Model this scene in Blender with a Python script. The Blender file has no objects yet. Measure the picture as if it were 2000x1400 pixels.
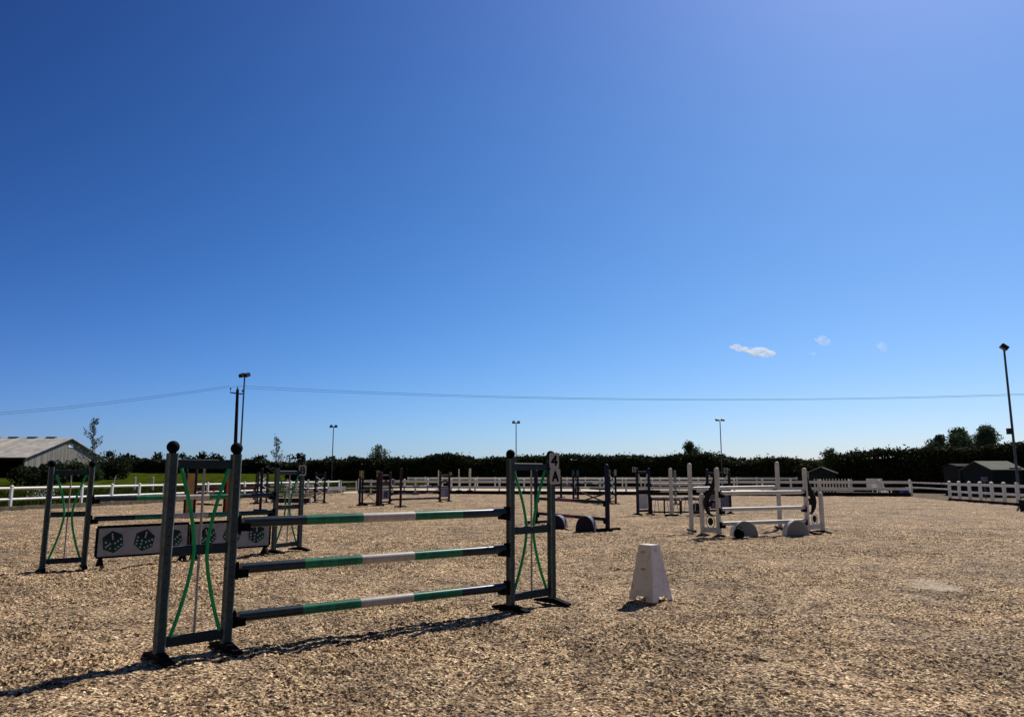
import bpy, math, random
import numpy as np
from mathutils import Vector, Matrix
random.seed(7)
rng = np.random.default_rng(11)
R = math.radians
scene = bpy.context.scene
C = scene.collection

# ------------------------------------------------------------ camera, sky, sun, exposure
EYE = 1.52
F = 1444.0
PITCH = math.atan(226.0 / F)
cam_d = bpy.data.cameras.new('camera')
cam = bpy.data.objects.new('camera', cam_d)
C.objects.link(cam)
cam.location = (0, 0, EYE)
cam.rotation_euler = (R(90) + PITCH, 0, 0)
cam_d.sensor_width = 36
cam_d.lens = F / 2000 * 36
cam_d.clip_end = 6000
scene.camera = cam

SUN_AZ, SUN_EL = R(35), R(48)      # azimuth clockwise from +Y
world = bpy.data.worlds.new('World')
scene.world = world
world.use_nodes = True
wn, wl = world.node_tree.nodes, world.node_tree.links
wn.clear()
wo = wn.new('ShaderNodeOutputWorld')
bg = wn.new('ShaderNodeBackground')
sky = wn.new('ShaderNodeTexSky')
sky.sky_type = 'NISHITA'
sky.sun_disc = False
sky.sun_elevation = SUN_EL
sky.sun_rotation = SUN_AZ
sky.altitude = 0
sky.air_density = 1.0
sky.dust_density = 0.35
sky.ozone_density = 3.0
hs = wn.new('ShaderNodeHueSaturation')
hs.inputs['Saturation'].default_value = 1.15
hs.inputs['Value'].default_value = 1.0
gm = wn.new('ShaderNodeGamma')
gm.inputs[1].default_value = 1.0
wl.new(sky.outputs[0], hs.inputs['Color'])
wl.new(hs.outputs[0], gm.inputs[0])
# deepen the blue away from the sun and low down (clear dry air), as a smooth function of direction
wtc = wn.new('ShaderNodeTexCoord')
wdir = wn.new('ShaderNodeVectorMath'); wdir.operation = 'NORMALIZE'; wl.new(wtc.outputs['Generated'], wdir.inputs[0])
wdot = wn.new('ShaderNodeVectorMath'); wdot.operation = 'DOT_PRODUCT'; wl.new(wdir.outputs[0], wdot.inputs[0])
wdot.inputs[1].default_value = (math.sin(SUN_AZ) * math.cos(SUN_EL), math.cos(SUN_AZ) * math.cos(SUN_EL), math.sin(SUN_EL))
wsep = wn.new('ShaderNodeSeparateXYZ'); wl.new(wdir.outputs[0], wsep.inputs[0])
def wm(op, a, b=None, c=None):
    q = wn.new('ShaderNodeMath'); q.operation = op
    for i, v in enumerate((a, b, c)):
        if v is None: continue
        if isinstance(v, (int, float)): q.inputs[i].default_value = v
        else: wl.new(v, q.inputs[i])
    return q.outputs[0]
dt = wm('MAXIMUM', wm('MINIMUM', wdot.outputs['Value'], 0.96), 0.28)
zz = wm('MAXIMUM', wm('MINIMUM', wsep.outputs['Z'], 0.6), 0.0)
wc = wn.new('ShaderNodeCombineColor')
for ch, (a0, a1, a2, a3, a4, a5) in enumerate(((-0.671, -0.181, -4.133, 1.716, 1.548, 2.121),
                                               (-0.533, 1.027, -3.264, -1.141, -0.377, 3.980),
                                               (0.284, 0.459, -3.226, -0.522, -0.604, 3.967))):
    e_ = wm('ADD', wm('MULTIPLY_ADD', dt, wm('MULTIPLY_ADD', dt, a4, a1), a0), wm('MULTIPLY', zz, wm('MULTIPLY_ADD', zz, a3, a2)))
    e_ = wm('EXPONENT', wm('ADD', e_, wm('MULTIPLY', wm('MULTIPLY', dt, zz), a5)))
    # unseen sky opposite the sun, tinted warmer to take blue from the shade fill
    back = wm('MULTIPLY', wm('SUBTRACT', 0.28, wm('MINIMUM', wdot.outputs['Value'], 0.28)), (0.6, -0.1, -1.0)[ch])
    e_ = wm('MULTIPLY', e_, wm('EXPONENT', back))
    high = wm('MULTIPLY', wm('MAXIMUM', wm('SUBTRACT', wsep.outputs['Z'], 0.60), 0.0), (-1.2, -1.8, -2.9)[ch])  # unseen zenith dimmed, most in blue, so cast shadows turn less blue
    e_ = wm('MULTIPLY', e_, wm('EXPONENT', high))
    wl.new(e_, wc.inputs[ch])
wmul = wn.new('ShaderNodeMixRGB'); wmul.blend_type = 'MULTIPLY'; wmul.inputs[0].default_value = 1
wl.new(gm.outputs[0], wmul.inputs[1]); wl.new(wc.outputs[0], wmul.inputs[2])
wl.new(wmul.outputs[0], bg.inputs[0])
bg.inputs[1].default_value = 0.085
wl.new(bg.outputs[0], wo.inputs[0])

sun_d = bpy.data.lights.new('sun', 'SUN')
sun_d.energy = 4.6
sun_d.angle = R(0.53)
sun_d.color = (1.0, 0.94, 0.85)
sun = bpy.data.objects.new('sun', sun_d)
C.objects.link(sun)
sdir = Vector((math.sin(SUN_AZ) * math.cos(SUN_EL), math.cos(SUN_AZ) * math.cos(SUN_EL), math.sin(SUN_EL)))
sun.rotation_euler = sdir.to_track_quat('Z', 'Y').to_euler()
scene.view_settings.view_transform = 'Standard'
scene.view_settings.look = 'None'
scene.view_settings.exposure = 0.0
scene.view_settings.gamma = 1.0

# ------------------------------------------------------------ measuring helpers (photo measurements to metres)
cp, sp = math.cos(PITCH), math.sin(PITCH)
def ray(px, py):
    u, v = (px - 1000) / F, (700 - py) / F
    return Vector((u, cp - v * sp, sp + v * cp))
def G(px, py, z=0.0):
    d = ray(px, py); t = (z - EYE) / d.z
    return Vector((d.x * t, d.y * t, z))
def P(px, py, Y):
    d = ray(px, py); t = Y / d.y
    return Vector((d.x * t, Y, EYE + d.z * t))

# ------------------------------------------------------------ materials
MATS = {}
def mat(name, col, rough=0.6, var=0.12, scale=6.0, metallic=0.0, bump=0.0, dirt=0.0, spec=0.22, wood=False):
    if name in MATS: return MATS[name]
    m = bpy.data.materials.new(name); m.use_nodes = True
    n, l = m.node_tree.nodes, m.node_tree.links
    b = n['Principled BSDF']
    b.inputs['Roughness'].default_value = rough
    b.inputs['Metallic'].default_value = metallic
    b.inputs['Specular IOR Level'].default_value = spec
    tc = n.new('ShaderNodeTexCoord')
    mp = n.new('ShaderNodeMapping'); l.new(tc.outputs['Object'], mp.inputs[0])
    if wood: mp.inputs['Scale'].default_value = (6, 6, 0.6)
    nz = n.new('ShaderNodeTexNoise'); nz.inputs['Scale'].default_value = scale; nz.inputs['Detail'].default_value = 6
    l.new(mp.outputs[0], nz.inputs['Vector'])
    rp = n.new('ShaderNodeValToRGB')
    c0 = [c * (1 - var * 2) for c in col]; c1 = [min(1, c * (1 + var)) for c in col]
    rp.color_ramp.elements[0].position = 0.3; rp.color_ramp.elements[0].color = (*c0, 1)
    rp.color_ramp.elements[1].position = 0.65; rp.color_ramp.elements[1].color = (*c1, 1)
    l.new(nz.outputs[0], rp.inputs[0])
    out = rp.outputs[0]
    if dirt > 0:
        n2 = n.new('ShaderNodeTexNoise'); n2.inputs['Scale'].default_value = 14; n2.inputs['Detail'].default_value = 8
        l.new(tc.outputs['Object'], n2.inputs['Vector'])
        r2 = n.new('ShaderNodeValToRGB'); r2.color_ramp.elements[0].position = 0.55; r2.color_ramp.elements[1].position = 0.72
        l.new(n2.outputs[0], r2.inputs[0])
        ml = n.new('ShaderNodeMath'); ml.operation = 'MULTIPLY'; ml.inputs[1].default_value = dirt
        l.new(r2.outputs[0], ml.inputs[0])
        mx = n.new('ShaderNodeMixRGB'); mx.inputs[2].default_value = (0.16, 0.13, 0.09, 1)
        l.new(ml.outputs[0], mx.inputs[0]); l.new(out, mx.inputs[1]); out = mx.outputs[0]
    l.new(out, b.inputs['Base Color'])
    if bump > 0:
        bp = n.new('ShaderNodeBump'); bp.inputs['Strength'].default_value = bump; bp.inputs['Distance'].default_value = 0.01
        l.new(nz.outputs[0], bp.inputs['Height']); l.new(bp.outputs[0], b.inputs['Normal'])
    MATS[name] = m
    return m

slate = mat('slate_paint', (0.027, 0.046, 0.046), 0.5, 0.14, 9, dirt=0.18, bump=0.15)
bartone = mat('crossbar_paint', (0.010, 0.024, 0.028), 0.55, 0.14, 9, dirt=0.1)
sunlitedge = mat('sunlit_edge', (0.13, 0.15, 0.145), 0.5, 0.2, 20)  # lighter chamfer colour paints in the sunlit edges of the slate posts
darkteal = mat('dark_teal_paint', (0.006, 0.019, 0.026), 0.32, 0.2, 7, dirt=0.08, spec=0.4)
green = mat('green_paint', (0.004, 0.15, 0.065), 0.32, 0.22, 12, dirt=0.16, spec=0.4)
rodgreen = mat('bright_green_rod', (0.006, 0.33, 0.095), 0.4, 0.1, 6)
cream = mat('cream_paint', (0.48, 0.41, 0.35), 0.4, 0.12, 9, dirt=0.4, spec=0.5)
rodgrey = mat('grey_rod', (0.33, 0.32, 0.3), 0.5, 0.1, 6)
black = mat('black_plastic', (0.003, 0.003, 0.004), 0.7, 0.2, 6, dirt=0.02, spec=0.06)
blackw = mat('black_paint', (0.008, 0.008, 0.011), 0.6, 0.2, 6, dirt=0.06)
white = mat('white_plastic', (0.80, 0.80, 0.78), 0.45, 0.06, 5, dirt=0.22)
whitep = mat('white_paint', (0.62, 0.60, 0.56), 0.45, 0.07, 5, dirt=0.25)
signw = mat('sign_white', (0.42, 0.41, 0.39), 0.5, 0.06, 5, dirt=0.2)
boardw = mat('filler_board_grey', (0.27, 0.27, 0.27), 0.6, 0.08, 4, dirt=0.25)
blockw = mat('block_plastic', (0.80, 0.72, 0.64), 0.55, 0.05, 5, dirt=0.35, bump=0.1)
moongrey = mat("half_moon_grey", (0.24, 0.245, 0.25), 0.5, 0.08, 4, dirt=0.1)
dicegreen = mat('dice_green', (0.006, 0.04, 0.026), 0.6, 0.2, 6)
dicedark = mat('dice_dark', (0.008, 0.011, 0.016), 0.6, 0.2, 6)
dicepip = mat('dice_pip', (0.34, 0.4, 0.38), 0.6, 0.1, 6)
orange = mat('orange_paint', (0.42, 0.10, 0.03), 0.5, 0.12, 6, dirt=0.2)
tan = mat('tan_paint', (0.45, 0.26, 0.11), 0.5, 0.12, 6, dirt=0.2)
maroon = mat('maroon_paint', (0.035, 0.007, 0.012), 0.5, 0.15, 6, dirt=0.04)
plum = mat('plum_paint', (0.14, 0.028, 0.07), 0.4, 0.15, 6, dirt=0.15)
purple = mat('purple_paint', (0.012, 0.008, 0.030), 0.6, 0.15, 6, dirt=0.04)
lilac = mat('lilac_paint', (0.15, 0.14, 0.19), 0.5, 0.12, 6, dirt=0.2)
navy = mat('navy_paint', (0.010, 0.012, 0.032), 0.5, 0.15, 6, dirt=0.05)
teal = mat('teal_paint', (0.03, 0.13, 0.14), 0.45, 0.15, 6, dirt=0.2)
paleteal = mat('pale_teal_paint', (0.22, 0.29, 0.28), 0.5, 0.1, 6, dirt=0.2)
yellow = mat('dull_yellow_paint', (0.20, 0.17, 0.05), 0.5, 0.15, 6, dirt=0.2)
blue = mat('blue_plastic', (0.02, 0.03, 0.25), 0.4, 0.1, 6)
kick = mat('kickboard_timber', (0.018, 0.013, 0.010), 0.8, 0.25, 4, bump=0.3)
sleeper = mat('sleeper_timber', (0.16, 0.13, 0.09), 0.85, 0.25, 4, bump=0.3)
metal = mat('galvanised_steel', (0.10, 0.10, 0.11), 0.45, 0.15, 4, metallic=0.6)
lampdark = mat('lamp_housing', (0.02, 0.02, 0.022), 0.5, 0.15, 4)
glass = mat('lamp_glass', (0.35, 0.37, 0.38), 0.15, 0.05, 4)
polewood = mat('pole_wood', (0.028, 0.022, 0.02), 0.85, 0.25, 5, bump=0.3, wood=True)
bark = mat('bark', (0.10, 0.08, 0.06), 0.9, 0.25, 5, bump=0.4, wood=True)
insul = mat('insulator_ceramic', (0.03, 0.02, 0.02), 0.25, 0.1, 5)
wirem = mat('wire_metal', (0.06, 0.07, 0.09), 0.5, 0.1, 5)
shedgreen = mat('shed_green', (0.006, 0.014, 0.014), 0.8, 0.25, 5)
shedroof = mat('shed_roof_felt', (0.10, 0.105, 0.085), 0.85, 0.15, 3, bump=0.2)
shedglass = mat('shed_glass', (0.05, 0.07, 0.09), 0.15, 0.1, 3)

def leafmat(name, c0, c1):
    m = bpy.data.materials.new(name); m.use_nodes = True
    n, l = m.node_tree.nodes, m.node_tree.links
    b = n['Principled BSDF']; b.inputs['Roughness'].default_value = 0.65
    b.inputs['Specular IOR Level'].default_value = 0.06
    g = n.new('ShaderNodeNewGeometry')
    rp = n.new('ShaderNodeValToRGB')
    rp.color_ramp.elements[0].color = (*c0, 1); rp.color_ramp.elements[1].color = (*c1, 1)
    l.new(g.outputs['Random Per Island'], rp.inputs[0]); l.new(rp.outputs[0], b.inputs['Base Color'])
    t = n.new('ShaderNodeBsdfTranslucent'); l.new(rp.outputs[0], t.inputs[0])
    mx = n.new('ShaderNodeMixShader'); mx.inputs[0].default_value = 0.22
    l.new(b.outputs[0], mx.inputs[1]); l.new(t.outputs[0], mx.inputs[2])
    l.new(mx.outputs[0], n['Material Output'].inputs[0])
    return m
leaf_hedge = leafmat('hedge_leaves', (0.010, 0.016, 0.006), (0.045, 0.058, 0.020))
leaf_dark = leafmat('dark_leaves', (0.010, 0.016, 0.006), (0.030, 0.042, 0.015))
leaf_mid = leafmat('mid_leaves', (0.03, 0.05, 0.018), (0.08, 0.11, 0.04))
leaf_pale = leafmat('pale_leaves', (0.06, 0.09, 0.03), (0.20, 0.22, 0.10))
leaf_sap = leafmat('sapling_leaves', (0.05, 0.08, 0.05), (0.22, 0.26, 0.20))
leaf_conifer = leafmat('blue_green_leaves', (0.045, 0.075, 0.045), (0.13, 0.19, 0.11))
grassm = leafmat('grass_blades', (0.02, 0.03, 0.004), (0.075, 0.09, 0.010))
hedgecore = mat('hedge_core', (0.006, 0.008, 0.004), 0.9, 0.2, 2)

# ------------------------------------------------------------ mesh building
class MB:
    def __init__(s): s.v, s.f, s.mi, s.sm = [], [], [], []
    def add(s, vs, fs, m=0, smooth=False):
        o = len(s.v); s.v += [tuple(v) for v in vs]
        for f in fs: s.f.append([i + o for i in f]); s.mi.append(m); s.sm.append(smooth)
    def box(s, c, d, m=0, rz=0.0):
        x, y, z = d[0] / 2, d[1] / 2, d[2] / 2
        q = [(-x, -y, -z), (x, -y, -z), (x, y, -z), (-x, y, -z), (-x, -y, z), (x, -y, z), (x, y, z), (-x, y, z)]
        M = Matrix.Rotation(rz, 3, 'Z')
        s.add([Vector(c) + M @ Vector(p) for p in q],
              [(0, 3, 2, 1), (4, 5, 6, 7), (0, 1, 5, 4), (1, 2, 6, 5), (2, 3, 7, 6), (3, 0, 4, 7)], m)
    def beam(s, p0, p1, w, d=None, m=0, ch=0.12, segs=None):
        """chamfered rectangular bar; segs = list of (t, material) bands"""
        d = w if d is None else d
        p0, p1 = Vector(p0), Vector(p1); ax = (p1 - p0).normalized()
        ref = Vector((0, 1, 0)) if abs(ax.z) > 0.8 else Vector((0, 0, 1))
        a = ref.cross(ax).normalized(); b = ax.cross(a).normalized()
        hw, hd = w / 2, d / 2; c = min(w, d) * ch
        sec = [(-hw + c, -hd), (hw - c, -hd), (hw, -hd + c), (hw, hd - c), (hw - c, hd), (-hw + c, hd), (-hw, hd - c), (-hw, -hd + c)]
        vs = [p0 + a * x + b * y for x, y in sec] + [p1 + a * x + b * y for x, y in sec]
        fs = [(i, (i + 1) % 8, 8 + (i + 1) % 8, 8 + i) for i in range(8)]
        em = m if segs is None else segs
        s.add(vs, fs[0::2], m); s.add(vs, fs[1::2], em); s.add(vs, [tuple(range(7, -1, -1)), tuple(range(8, 16))], m)
    def tube(s, pts, r, n=10, m=0, cap=True):
        pts = [Vector(p) for p in pts]
        rs = r if isinstance(r, (list, tuple)) else [r] * len(pts)
        vs, fs = [], []
        prev = None
        for i, p in enumerate(pts):
            t = (pts[min(i + 1, len(pts) - 1)] - pts[max(i - 1, 0)]).normalized()
            if prev is None:
                ref = Vector((0, 0, 1)) if abs(t.z) < 0.9 else Vector((1, 0, 0))
                a = t.cross(ref).normalized()
            else:
                a = (prev - t * prev.dot(t)).normalized()
            prev = a; b = t.cross(a)
            for k in range(n):
                th = 2 * math.pi * k / n
                vs.append(p + (a * math.cos(th) + b * math.sin(th)) * rs[i])
        for i in range(len(pts) - 1):
            for k in range(n):
                fs.append((i * n + k, i * n + (k + 1) % n, (i + 1) * n + (k + 1) % n, (i + 1) * n + k))
        s.add(vs, fs, m, True)
        if cap:
            s.add(vs[:n], [tuple(range(n - 1, -1, -1))], m); s.add(vs[-n:], [tuple(range(n))], m)
    def ball(s, c, r, m=0, sz=1.0, n=14, k=9, sx=1.0, sy=1.0):
        vs, fs = [], []
        c = Vector(c)
        for i in range(k + 1):
            ph = math.pi * i / k
            for j in range(n):
                th = 2 * math.pi * j / n
                vs.append(c + Vector((r * sx * math.sin(ph) * math.cos(th), r * sy * math.sin(ph) * math.sin(th), r * sz * math.cos(ph))))
        for i in range(k):
            for j in range(n):
                fs.append((i * n + j, (i + 1) * n + j, (i + 1) * n + (j + 1) % n, i * n + (j + 1) % n))
        s.add(vs, fs, m, True)
    def prism(s, out, y0, y1, m=0, side=None):
        """outline in xz, extruded along y"""
        n = len(out)
        vs = [(x, y0, z) for x, z in out] + [(x, y1, z) for x, z in out]
        s.add(vs, [tuple(range(n)), tuple(range(2 * n - 1, n - 1, -1))], m)
        s.add(vs, [((i + 1) % n, i, n + i, n + (i + 1) % n) for i in range(n)], m if side is None else side)
    def data(s, name, mats):
        me = bpy.data.meshes.new(name); me.from_pydata(s.v, [], s.f); 
        for m in (mats if isinstance(mats, (list, tuple)) else [mats]): me.materials.append(m)
        me.polygons.foreach_set('material_index', s.mi)
        me.polygons.foreach_set('use_smooth', s.sm)
        me.validate(); me.update()
        return me
    def build(s, name, mats, parent=None, loc=(0, 0, 0), rz=0):
        o = bpy.data.objects.new(name, s.data(name, mats)); C.objects.link(o)
        o.location = loc; o.rotation_euler[2] = rz
        if parent: o.parent = parent
        return o
def tag(o, label=None, cat=None, group=None, kind=None):
    if label: o['label'] = label
    if cat: o['category'] = cat
    if group: o['group'] = group
    if kind: o['kind'] = kind
    return o
def thing(name, loc, rz, label, cat, group=None):
    o = bpy.data.objects.new(name, None); C.objects.link(o)
    o.location = loc; o.rotation_euler[2] = rz; o.empty_display_size = 0.2
    return tag(o, label, cat, group)
def link(name, me, parent, loc=(0, 0, 0), rz=0):
    o = bpy.data.objects.new(name, me); C.objects.link(o); o.parent = parent; o.location = loc; o.rotation_euler[2] = rz
    return o
def npmesh(name, V, Fq, mats, parent=None, smooth=False):
    me = bpy.data.meshes.new(name)
    nv, nf, k = len(V), len(Fq), Fq.shape[1]
    me.vertices.add(nv); me.vertices.foreach_set('co', V.astype(np.float32).ravel())
    me.loops.add(nf * k); me.loops.foreach_set('vertex_index', Fq.astype(np.int32).ravel())
    me.polygons.add(nf); me.polygons.foreach_set('loop_start', np.arange(0, nf * k, k, dtype=np.int32))
    if smooth: me.polygons.foreach_set('use_smooth', np.ones(nf, dtype=bool))
    me.update(calc_edges=True)
    for m in (mats if isinstance(mats, (list, tuple)) else [mats]): me.materials.append(m)
    o = bpy.data.objects.new(name, me); C.objects.link(o)
    if parent: o.parent = parent
    return o

# ------------------------------------------------------------ numpy noise
def hsh(x, y, s):
    x = x.astype(np.int64).astype(np.uint64); y = y.astype(np.int64).astype(np.uint64)
    h = (x * np.uint64(374761393) + y * np.uint64(668265263) + np.uint64(s * 1274126177 + 12345)) & np.uint64(0xffffffff)
    h = ((h ^ (h >> np.uint64(13))) * np.uint64(1274126177)) & np.uint64(0xffffffff)
    h = ((h ^ (h >> np.uint64(16))) * np.uint64(2246822519)) & np.uint64(0xffffffff)
    h = h ^ (h >> np.uint64(15))
    return (h & np.uint64(0xffffff)).astype(np.float64) / 16777215.0
def vnoise(x, y, s=0):
    xi, yi = np.floor(x), np.floor(y); fx, fy = x - xi, y - yi
    fx = fx * fx * (3 - 2 * fx); fy = fy * fy * (3 - 2 * fy)
    a, b, c, d = hsh(xi, yi, s), hsh(xi + 1, yi, s), hsh(xi, yi + 1, s), hsh(xi + 1, yi + 1, s)
    return (a * (1 - fx) + b * fx) * (1 - fy) + (c * (1 - fx) + d * fx) * fy
def clods(x, y, s, p=0.7, sharp=0.5):
    """lumps: one dome per cell, random size and height"""
    xi, yi = np.floor(x), np.floor(y); best = np.zeros_like(x)
    for dx in (-1, 0, 1):
        for dy in (-1, 0, 1):
            cx, cy = xi + dx, yi + dy
            jx, jy = cx + hsh(cx, cy, s), cy + hsh(cx, cy, s + 1)
            rr = 0.35 + 0.5 * hsh(cx, cy, s + 2); hh = hsh(cx, cy, s + 3)
            th = 6.28 * hsh(cx, cy, s + 4)
            ux, uy = (x - jx), (y - jy)
            a = ux * np.cos(th) + uy * np.sin(th); b = (-ux * np.sin(th) + uy * np.cos(th)) * 1.7
            d = 1 - (a * a + b * b) / (rr * rr)
            h = np.where((d > 0) & (hh < p), np.power(np.clip(d, 0, 1), sharp) * (0.35 + hh), 0)
            best = np.maximum(best, h)
    return best

# ------------------------------------------------------------ setting: ground sheets
# arena corners (left fence, back fence, gate, right fence), continued behind the camera
FL0, FL1 = Vector((-34.0, -20, 0)), Vector((-14.3, 62.2, 0))
FL_MID = Vector((-21.5, 32.6, 0))
FB1 = Vector((28.0, 52.6, 0)); FR0 = Vector((26.35, 45.2, 0)); FR1 = Vector((23.4, 14.0, 0)); FR2 = Vector((20.5, -20, 0))
ARENA = [(-33.6, -20), (-14.3, 62.2), (28.0, 52.6), (26.35, 45.2), (20.5, -20)]
def inside(x, y):
    ok = np.zeros(x.shape, bool); n = len(ARENA)
    for i in range(n):
        x0, y0 = ARENA[i]; x1, y1 = ARENA[(i + 1) % n]
        c = ((y0 > y) != (y1 > y)) & (x < (x1 - x0) * (y - y0) / (y1 - y0 + 1e-9) + x0)
        ok ^= c
    return ok

def sand_material():
    m = bpy.data.materials.new('arena_sand'); m.use_nodes = True
    n, l = m.node_tree.nodes, m.node_tree.links
    b = n['Principled BSDF']; b.inputs['Roughness'].default_value = 0.9; b.inputs['Specular IOR Level'].default_value = 0.2
    tc = n.new('ShaderNodeTexCoord')
    def noise(scale, detail=3):
        q = n.new('ShaderNodeTexNoise'); q.inputs['Scale'].default_value = scale; q.inputs['Detail'].default_value = detail
        l.new(tc.outputs['Object'], q.inputs['Vector']); return q
    vor = n.new('ShaderNodeTexVoronoi'); vor.inputs['Scale'].default_value = 42
    l.new(tc.outputs['Object'], vor.inputs['Vector'])
    sx = n.new('ShaderNodeSeparateColor'); l.new(vor.outputs['Color'], sx.inputs[0])
    fine = n.new('ShaderNodeValToRGB')
    e = fine.color_ramp.elements
    e[0].position = 0.0; e[0].color = (0.035, 0.026, 0.018, 1)  # darkest cells also paint in the shade of pits between clods
    e[1].position = 1.0; e[1].color = (0.95, 0.83, 0.60, 1)
    for p_, c_ in ((0.14, (0.07, 0.050, 0.032, 1)), (0.28, (0.28, 0.21, 0.13, 1)), (0.6, (0.50, 0.37, 0.235, 1)), (0.82, (0.64, 0.52, 0.33, 1))):
        q = e.new(p_); q.color = c_
    l.new(sx.outputs[0], fine.inputs[0])
    n1 = noise(48, 4)
    r1 = n.new('ShaderNodeValToRGB'); r1.color_ramp.elements[0].position = 0.40; r1.color_ramp.elements[0].color = (0.09, 0.08, 0.072, 1)  # low spots of the bump noise darkened, as shade painted in the pits
    r1.color_ramp.elements[1].position = 0.56; r1.color_ramp.elements[1].color = (1.22, 1.18, 1.10, 1)
    l.new(n1.outputs[0], r1.inputs[0])
    mu = n.new('ShaderNodeMixRGB'); mu.blend_type = 'MULTIPLY'; mu.inputs[0].default_value = 0.85
    l.new(fine.outputs[0], mu.inputs[1]); l.new(r1.outputs[0], mu.inputs[2])
    n2 = noise(0.55, 5)
    r2 = n.new('ShaderNodeValToRGB'); r2.color_ramp.elements[0].position = 0.32; r2.color_ramp.elements[0].color = (0.78, 0.735, 0.735, 1)
    r2.color_ramp.elements[1].position = 0.7; r2.color_ramp.elements[1].color = (1.34, 1.215, 1.14, 1)
    l.new(n2.outputs[0], r2.inputs[0])
    m2 = n.new('ShaderNodeMixRGB'); m2.blend_type = 'MULTIPLY'; m2.inputs[0].default_value = 1
    l.new(mu.outputs[0], m2.inputs[1]); l.new(r2.outputs[0], m2.inputs[2])
    n4 = noise(2.3, 4)
    r4 = n.new('ShaderNodeValToRGB'); r4.color_ramp.elements[0].position = 0.38; r4.color_ramp.elements[0].color = (0.72, 0.70, 0.70, 1)
    r4.color_ramp.elements[1].position = 0.56; r4.color_ramp.elements[1].color = (1.05, 1.04, 1.02, 1)
    l.new(n4.outputs[0], r4.inputs[0])
    m4 = n.new('ShaderNodeMixRGB'); m4.blend_type = 'MULTIPLY'; m4.inputs[0].default_value = 1
    l.new(m2.outputs[0], m4.inputs[1]); l.new(r4.outputs[0], m4.inputs[2]); m2 = m4
    # pale dusty scuff in the sand
    pc = G(1826, 1140)
    vs = n.new('ShaderNodeVectorMath'); vs.operation = 'SUBTRACT'; vs.inputs[1].default_value = pc
    l.new(tc.outputs['Object'], vs.inputs[0])
    sc = n.new('ShaderNodeVectorMath'); sc.operation = 'MULTIPLY'; sc.inputs[1].default_value = (1 / 0.42, 1 / 0.75, 0)
    l.new(vs.outputs[0], sc.inputs[0])
    ln = n.new('ShaderNodeVectorMath'); ln.operation = 'LENGTH'; l.new(sc.outputs[0], ln.inputs[0])
    n3 = noise(7, 5)
    ad = n.new('ShaderNodeMath'); ad.operation = 'ADD'; l.new(ln.outputs['Value'], ad.inputs[0]); l.new(n3.outputs[0], ad.inputs[1])
    r3 = n.new('ShaderNodeValToRGB'); r3.color_ramp.elements[0].position = 0.6; r3.color_ramp.elements[0].color = (1, 1, 1, 1)
    r3.color_ramp.elements[1].position = 1.25 if False else 1.0; r3.color_ramp.elements[1].color = (0, 0, 0, 1)
    dv = n.new('ShaderNodeMath'); dv.operation = 'MULTIPLY'; dv.inputs[1].default_value = 0.72; l.new(ad.outputs[0], dv.inputs[0])
    l.new(dv.outputs[0], r3.inputs[0])
    fm = n.new('ShaderNodeMath'); fm.operation = 'MULTIPLY'; fm.inputs[1].default_value = 0.6; l.new(r3.outputs[0], fm.inputs[0])
    m3 = n.new('ShaderNodeMixRGB'); m3.inputs[2].default_value = (0.66, 0.56, 0.42, 1)
    l.new(fm.outputs[0], m3.inputs[0]); l.new(m2.outputs[0], m3.inputs[1])
    l.new(m3.outputs[0], b.inputs['Base Color'])
    bp = n.new('ShaderNodeBump'); bp.inputs['Strength'].default_value = 1.0; bp.inputs['Distance'].default_value = 0.03
    l.new(n1.outputs[0], bp.inputs['Height']); l.new(bp.outputs[0], b.inputs['Normal'])
    return m
sandm = sand_material()

def earth_material(name, c0, c1, scale=0.6):
    m = bpy.data.materials.new(name); m.use_nodes = True
    n, l = m.node_tree.nodes, m.node_tree.links
    b = n['Principled BSDF']; b.inputs['Roughness'].default_value = 0.95; b.inputs['Specular IOR Level'].default_value = 0.0
    tc = n.new('ShaderNodeTexCoord'); q = n.new('ShaderNodeTexNoise'); q.inputs['Scale'].default_value = scale; q.inputs['Detail'].default_value = 10
    l.new(tc.outputs['Object'], q.inputs['Vector'])
    r = n.new('ShaderNodeValToRGB'); r.color_ramp.elements[0].position = 0.35; r.color_ramp.elements[0].color = (*c0, 1)
    r.color_ramp.elements[1].position = 0.65; r.color_ramp.elements[1].color = (*c1, 1)
    l.new(q.outputs[0], r.inputs[0]); l.new(r.outputs[0], b.inputs['Base Color'])
    bp = n.new('ShaderNodeBump'); bp.inputs['Strength'].default_value = 0.6; bp.inputs['Distance'].default_value = 0.1
    l.new(q.outputs[0], bp.inputs['Height']); l.new(bp.outputs[0], b.inputs['Normal'])
    return m
fieldm = earth_material('field_grass', (0.014, 0.022, 0.002), (0.075, 0.095, 0.009), 0.8)
yardm = earth_material('yard_gravel', (0.12, 0.10, 0.08), (0.24, 0.20, 0.15), 1.2)
groundm = earth_material('ground_earth', (0.05, 0.06, 0.02), (0.09, 0.10, 0.035), 0.3)

def sheet(name, pts, z, m):
    mb = MB(); mb.add([(x, y, z) for x, y in pts], [tuple(range(len(pts)))])
    o = mb.build(name, m); o['kind'] = 'structure'; return o
sheet('ground', [(-3000, -3000), (3000, -3000), (3000, 4000), (-3000, 4000)], -0.10, groundm)
sheet('arena_base', [(x, y) for x, y in ARENA][::-1], -0.05, sandm)
sheet('yard', [(26.6, 45), (28.2, 52.7), (24, 90), (80, 90), (80, -20), (20.8, -20)][::-1], -0.045, yardm)

# second arena behind the back fence
sheet('far_arena', [(-14.3 + -2, 63.5), (28.2, 53.6), (40, 84), (-12, 90)], -0.06,
      mat('far_arena_sand', (0.62, 0.52, 0.38), 0.9, 0.1, 1.5))

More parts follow.
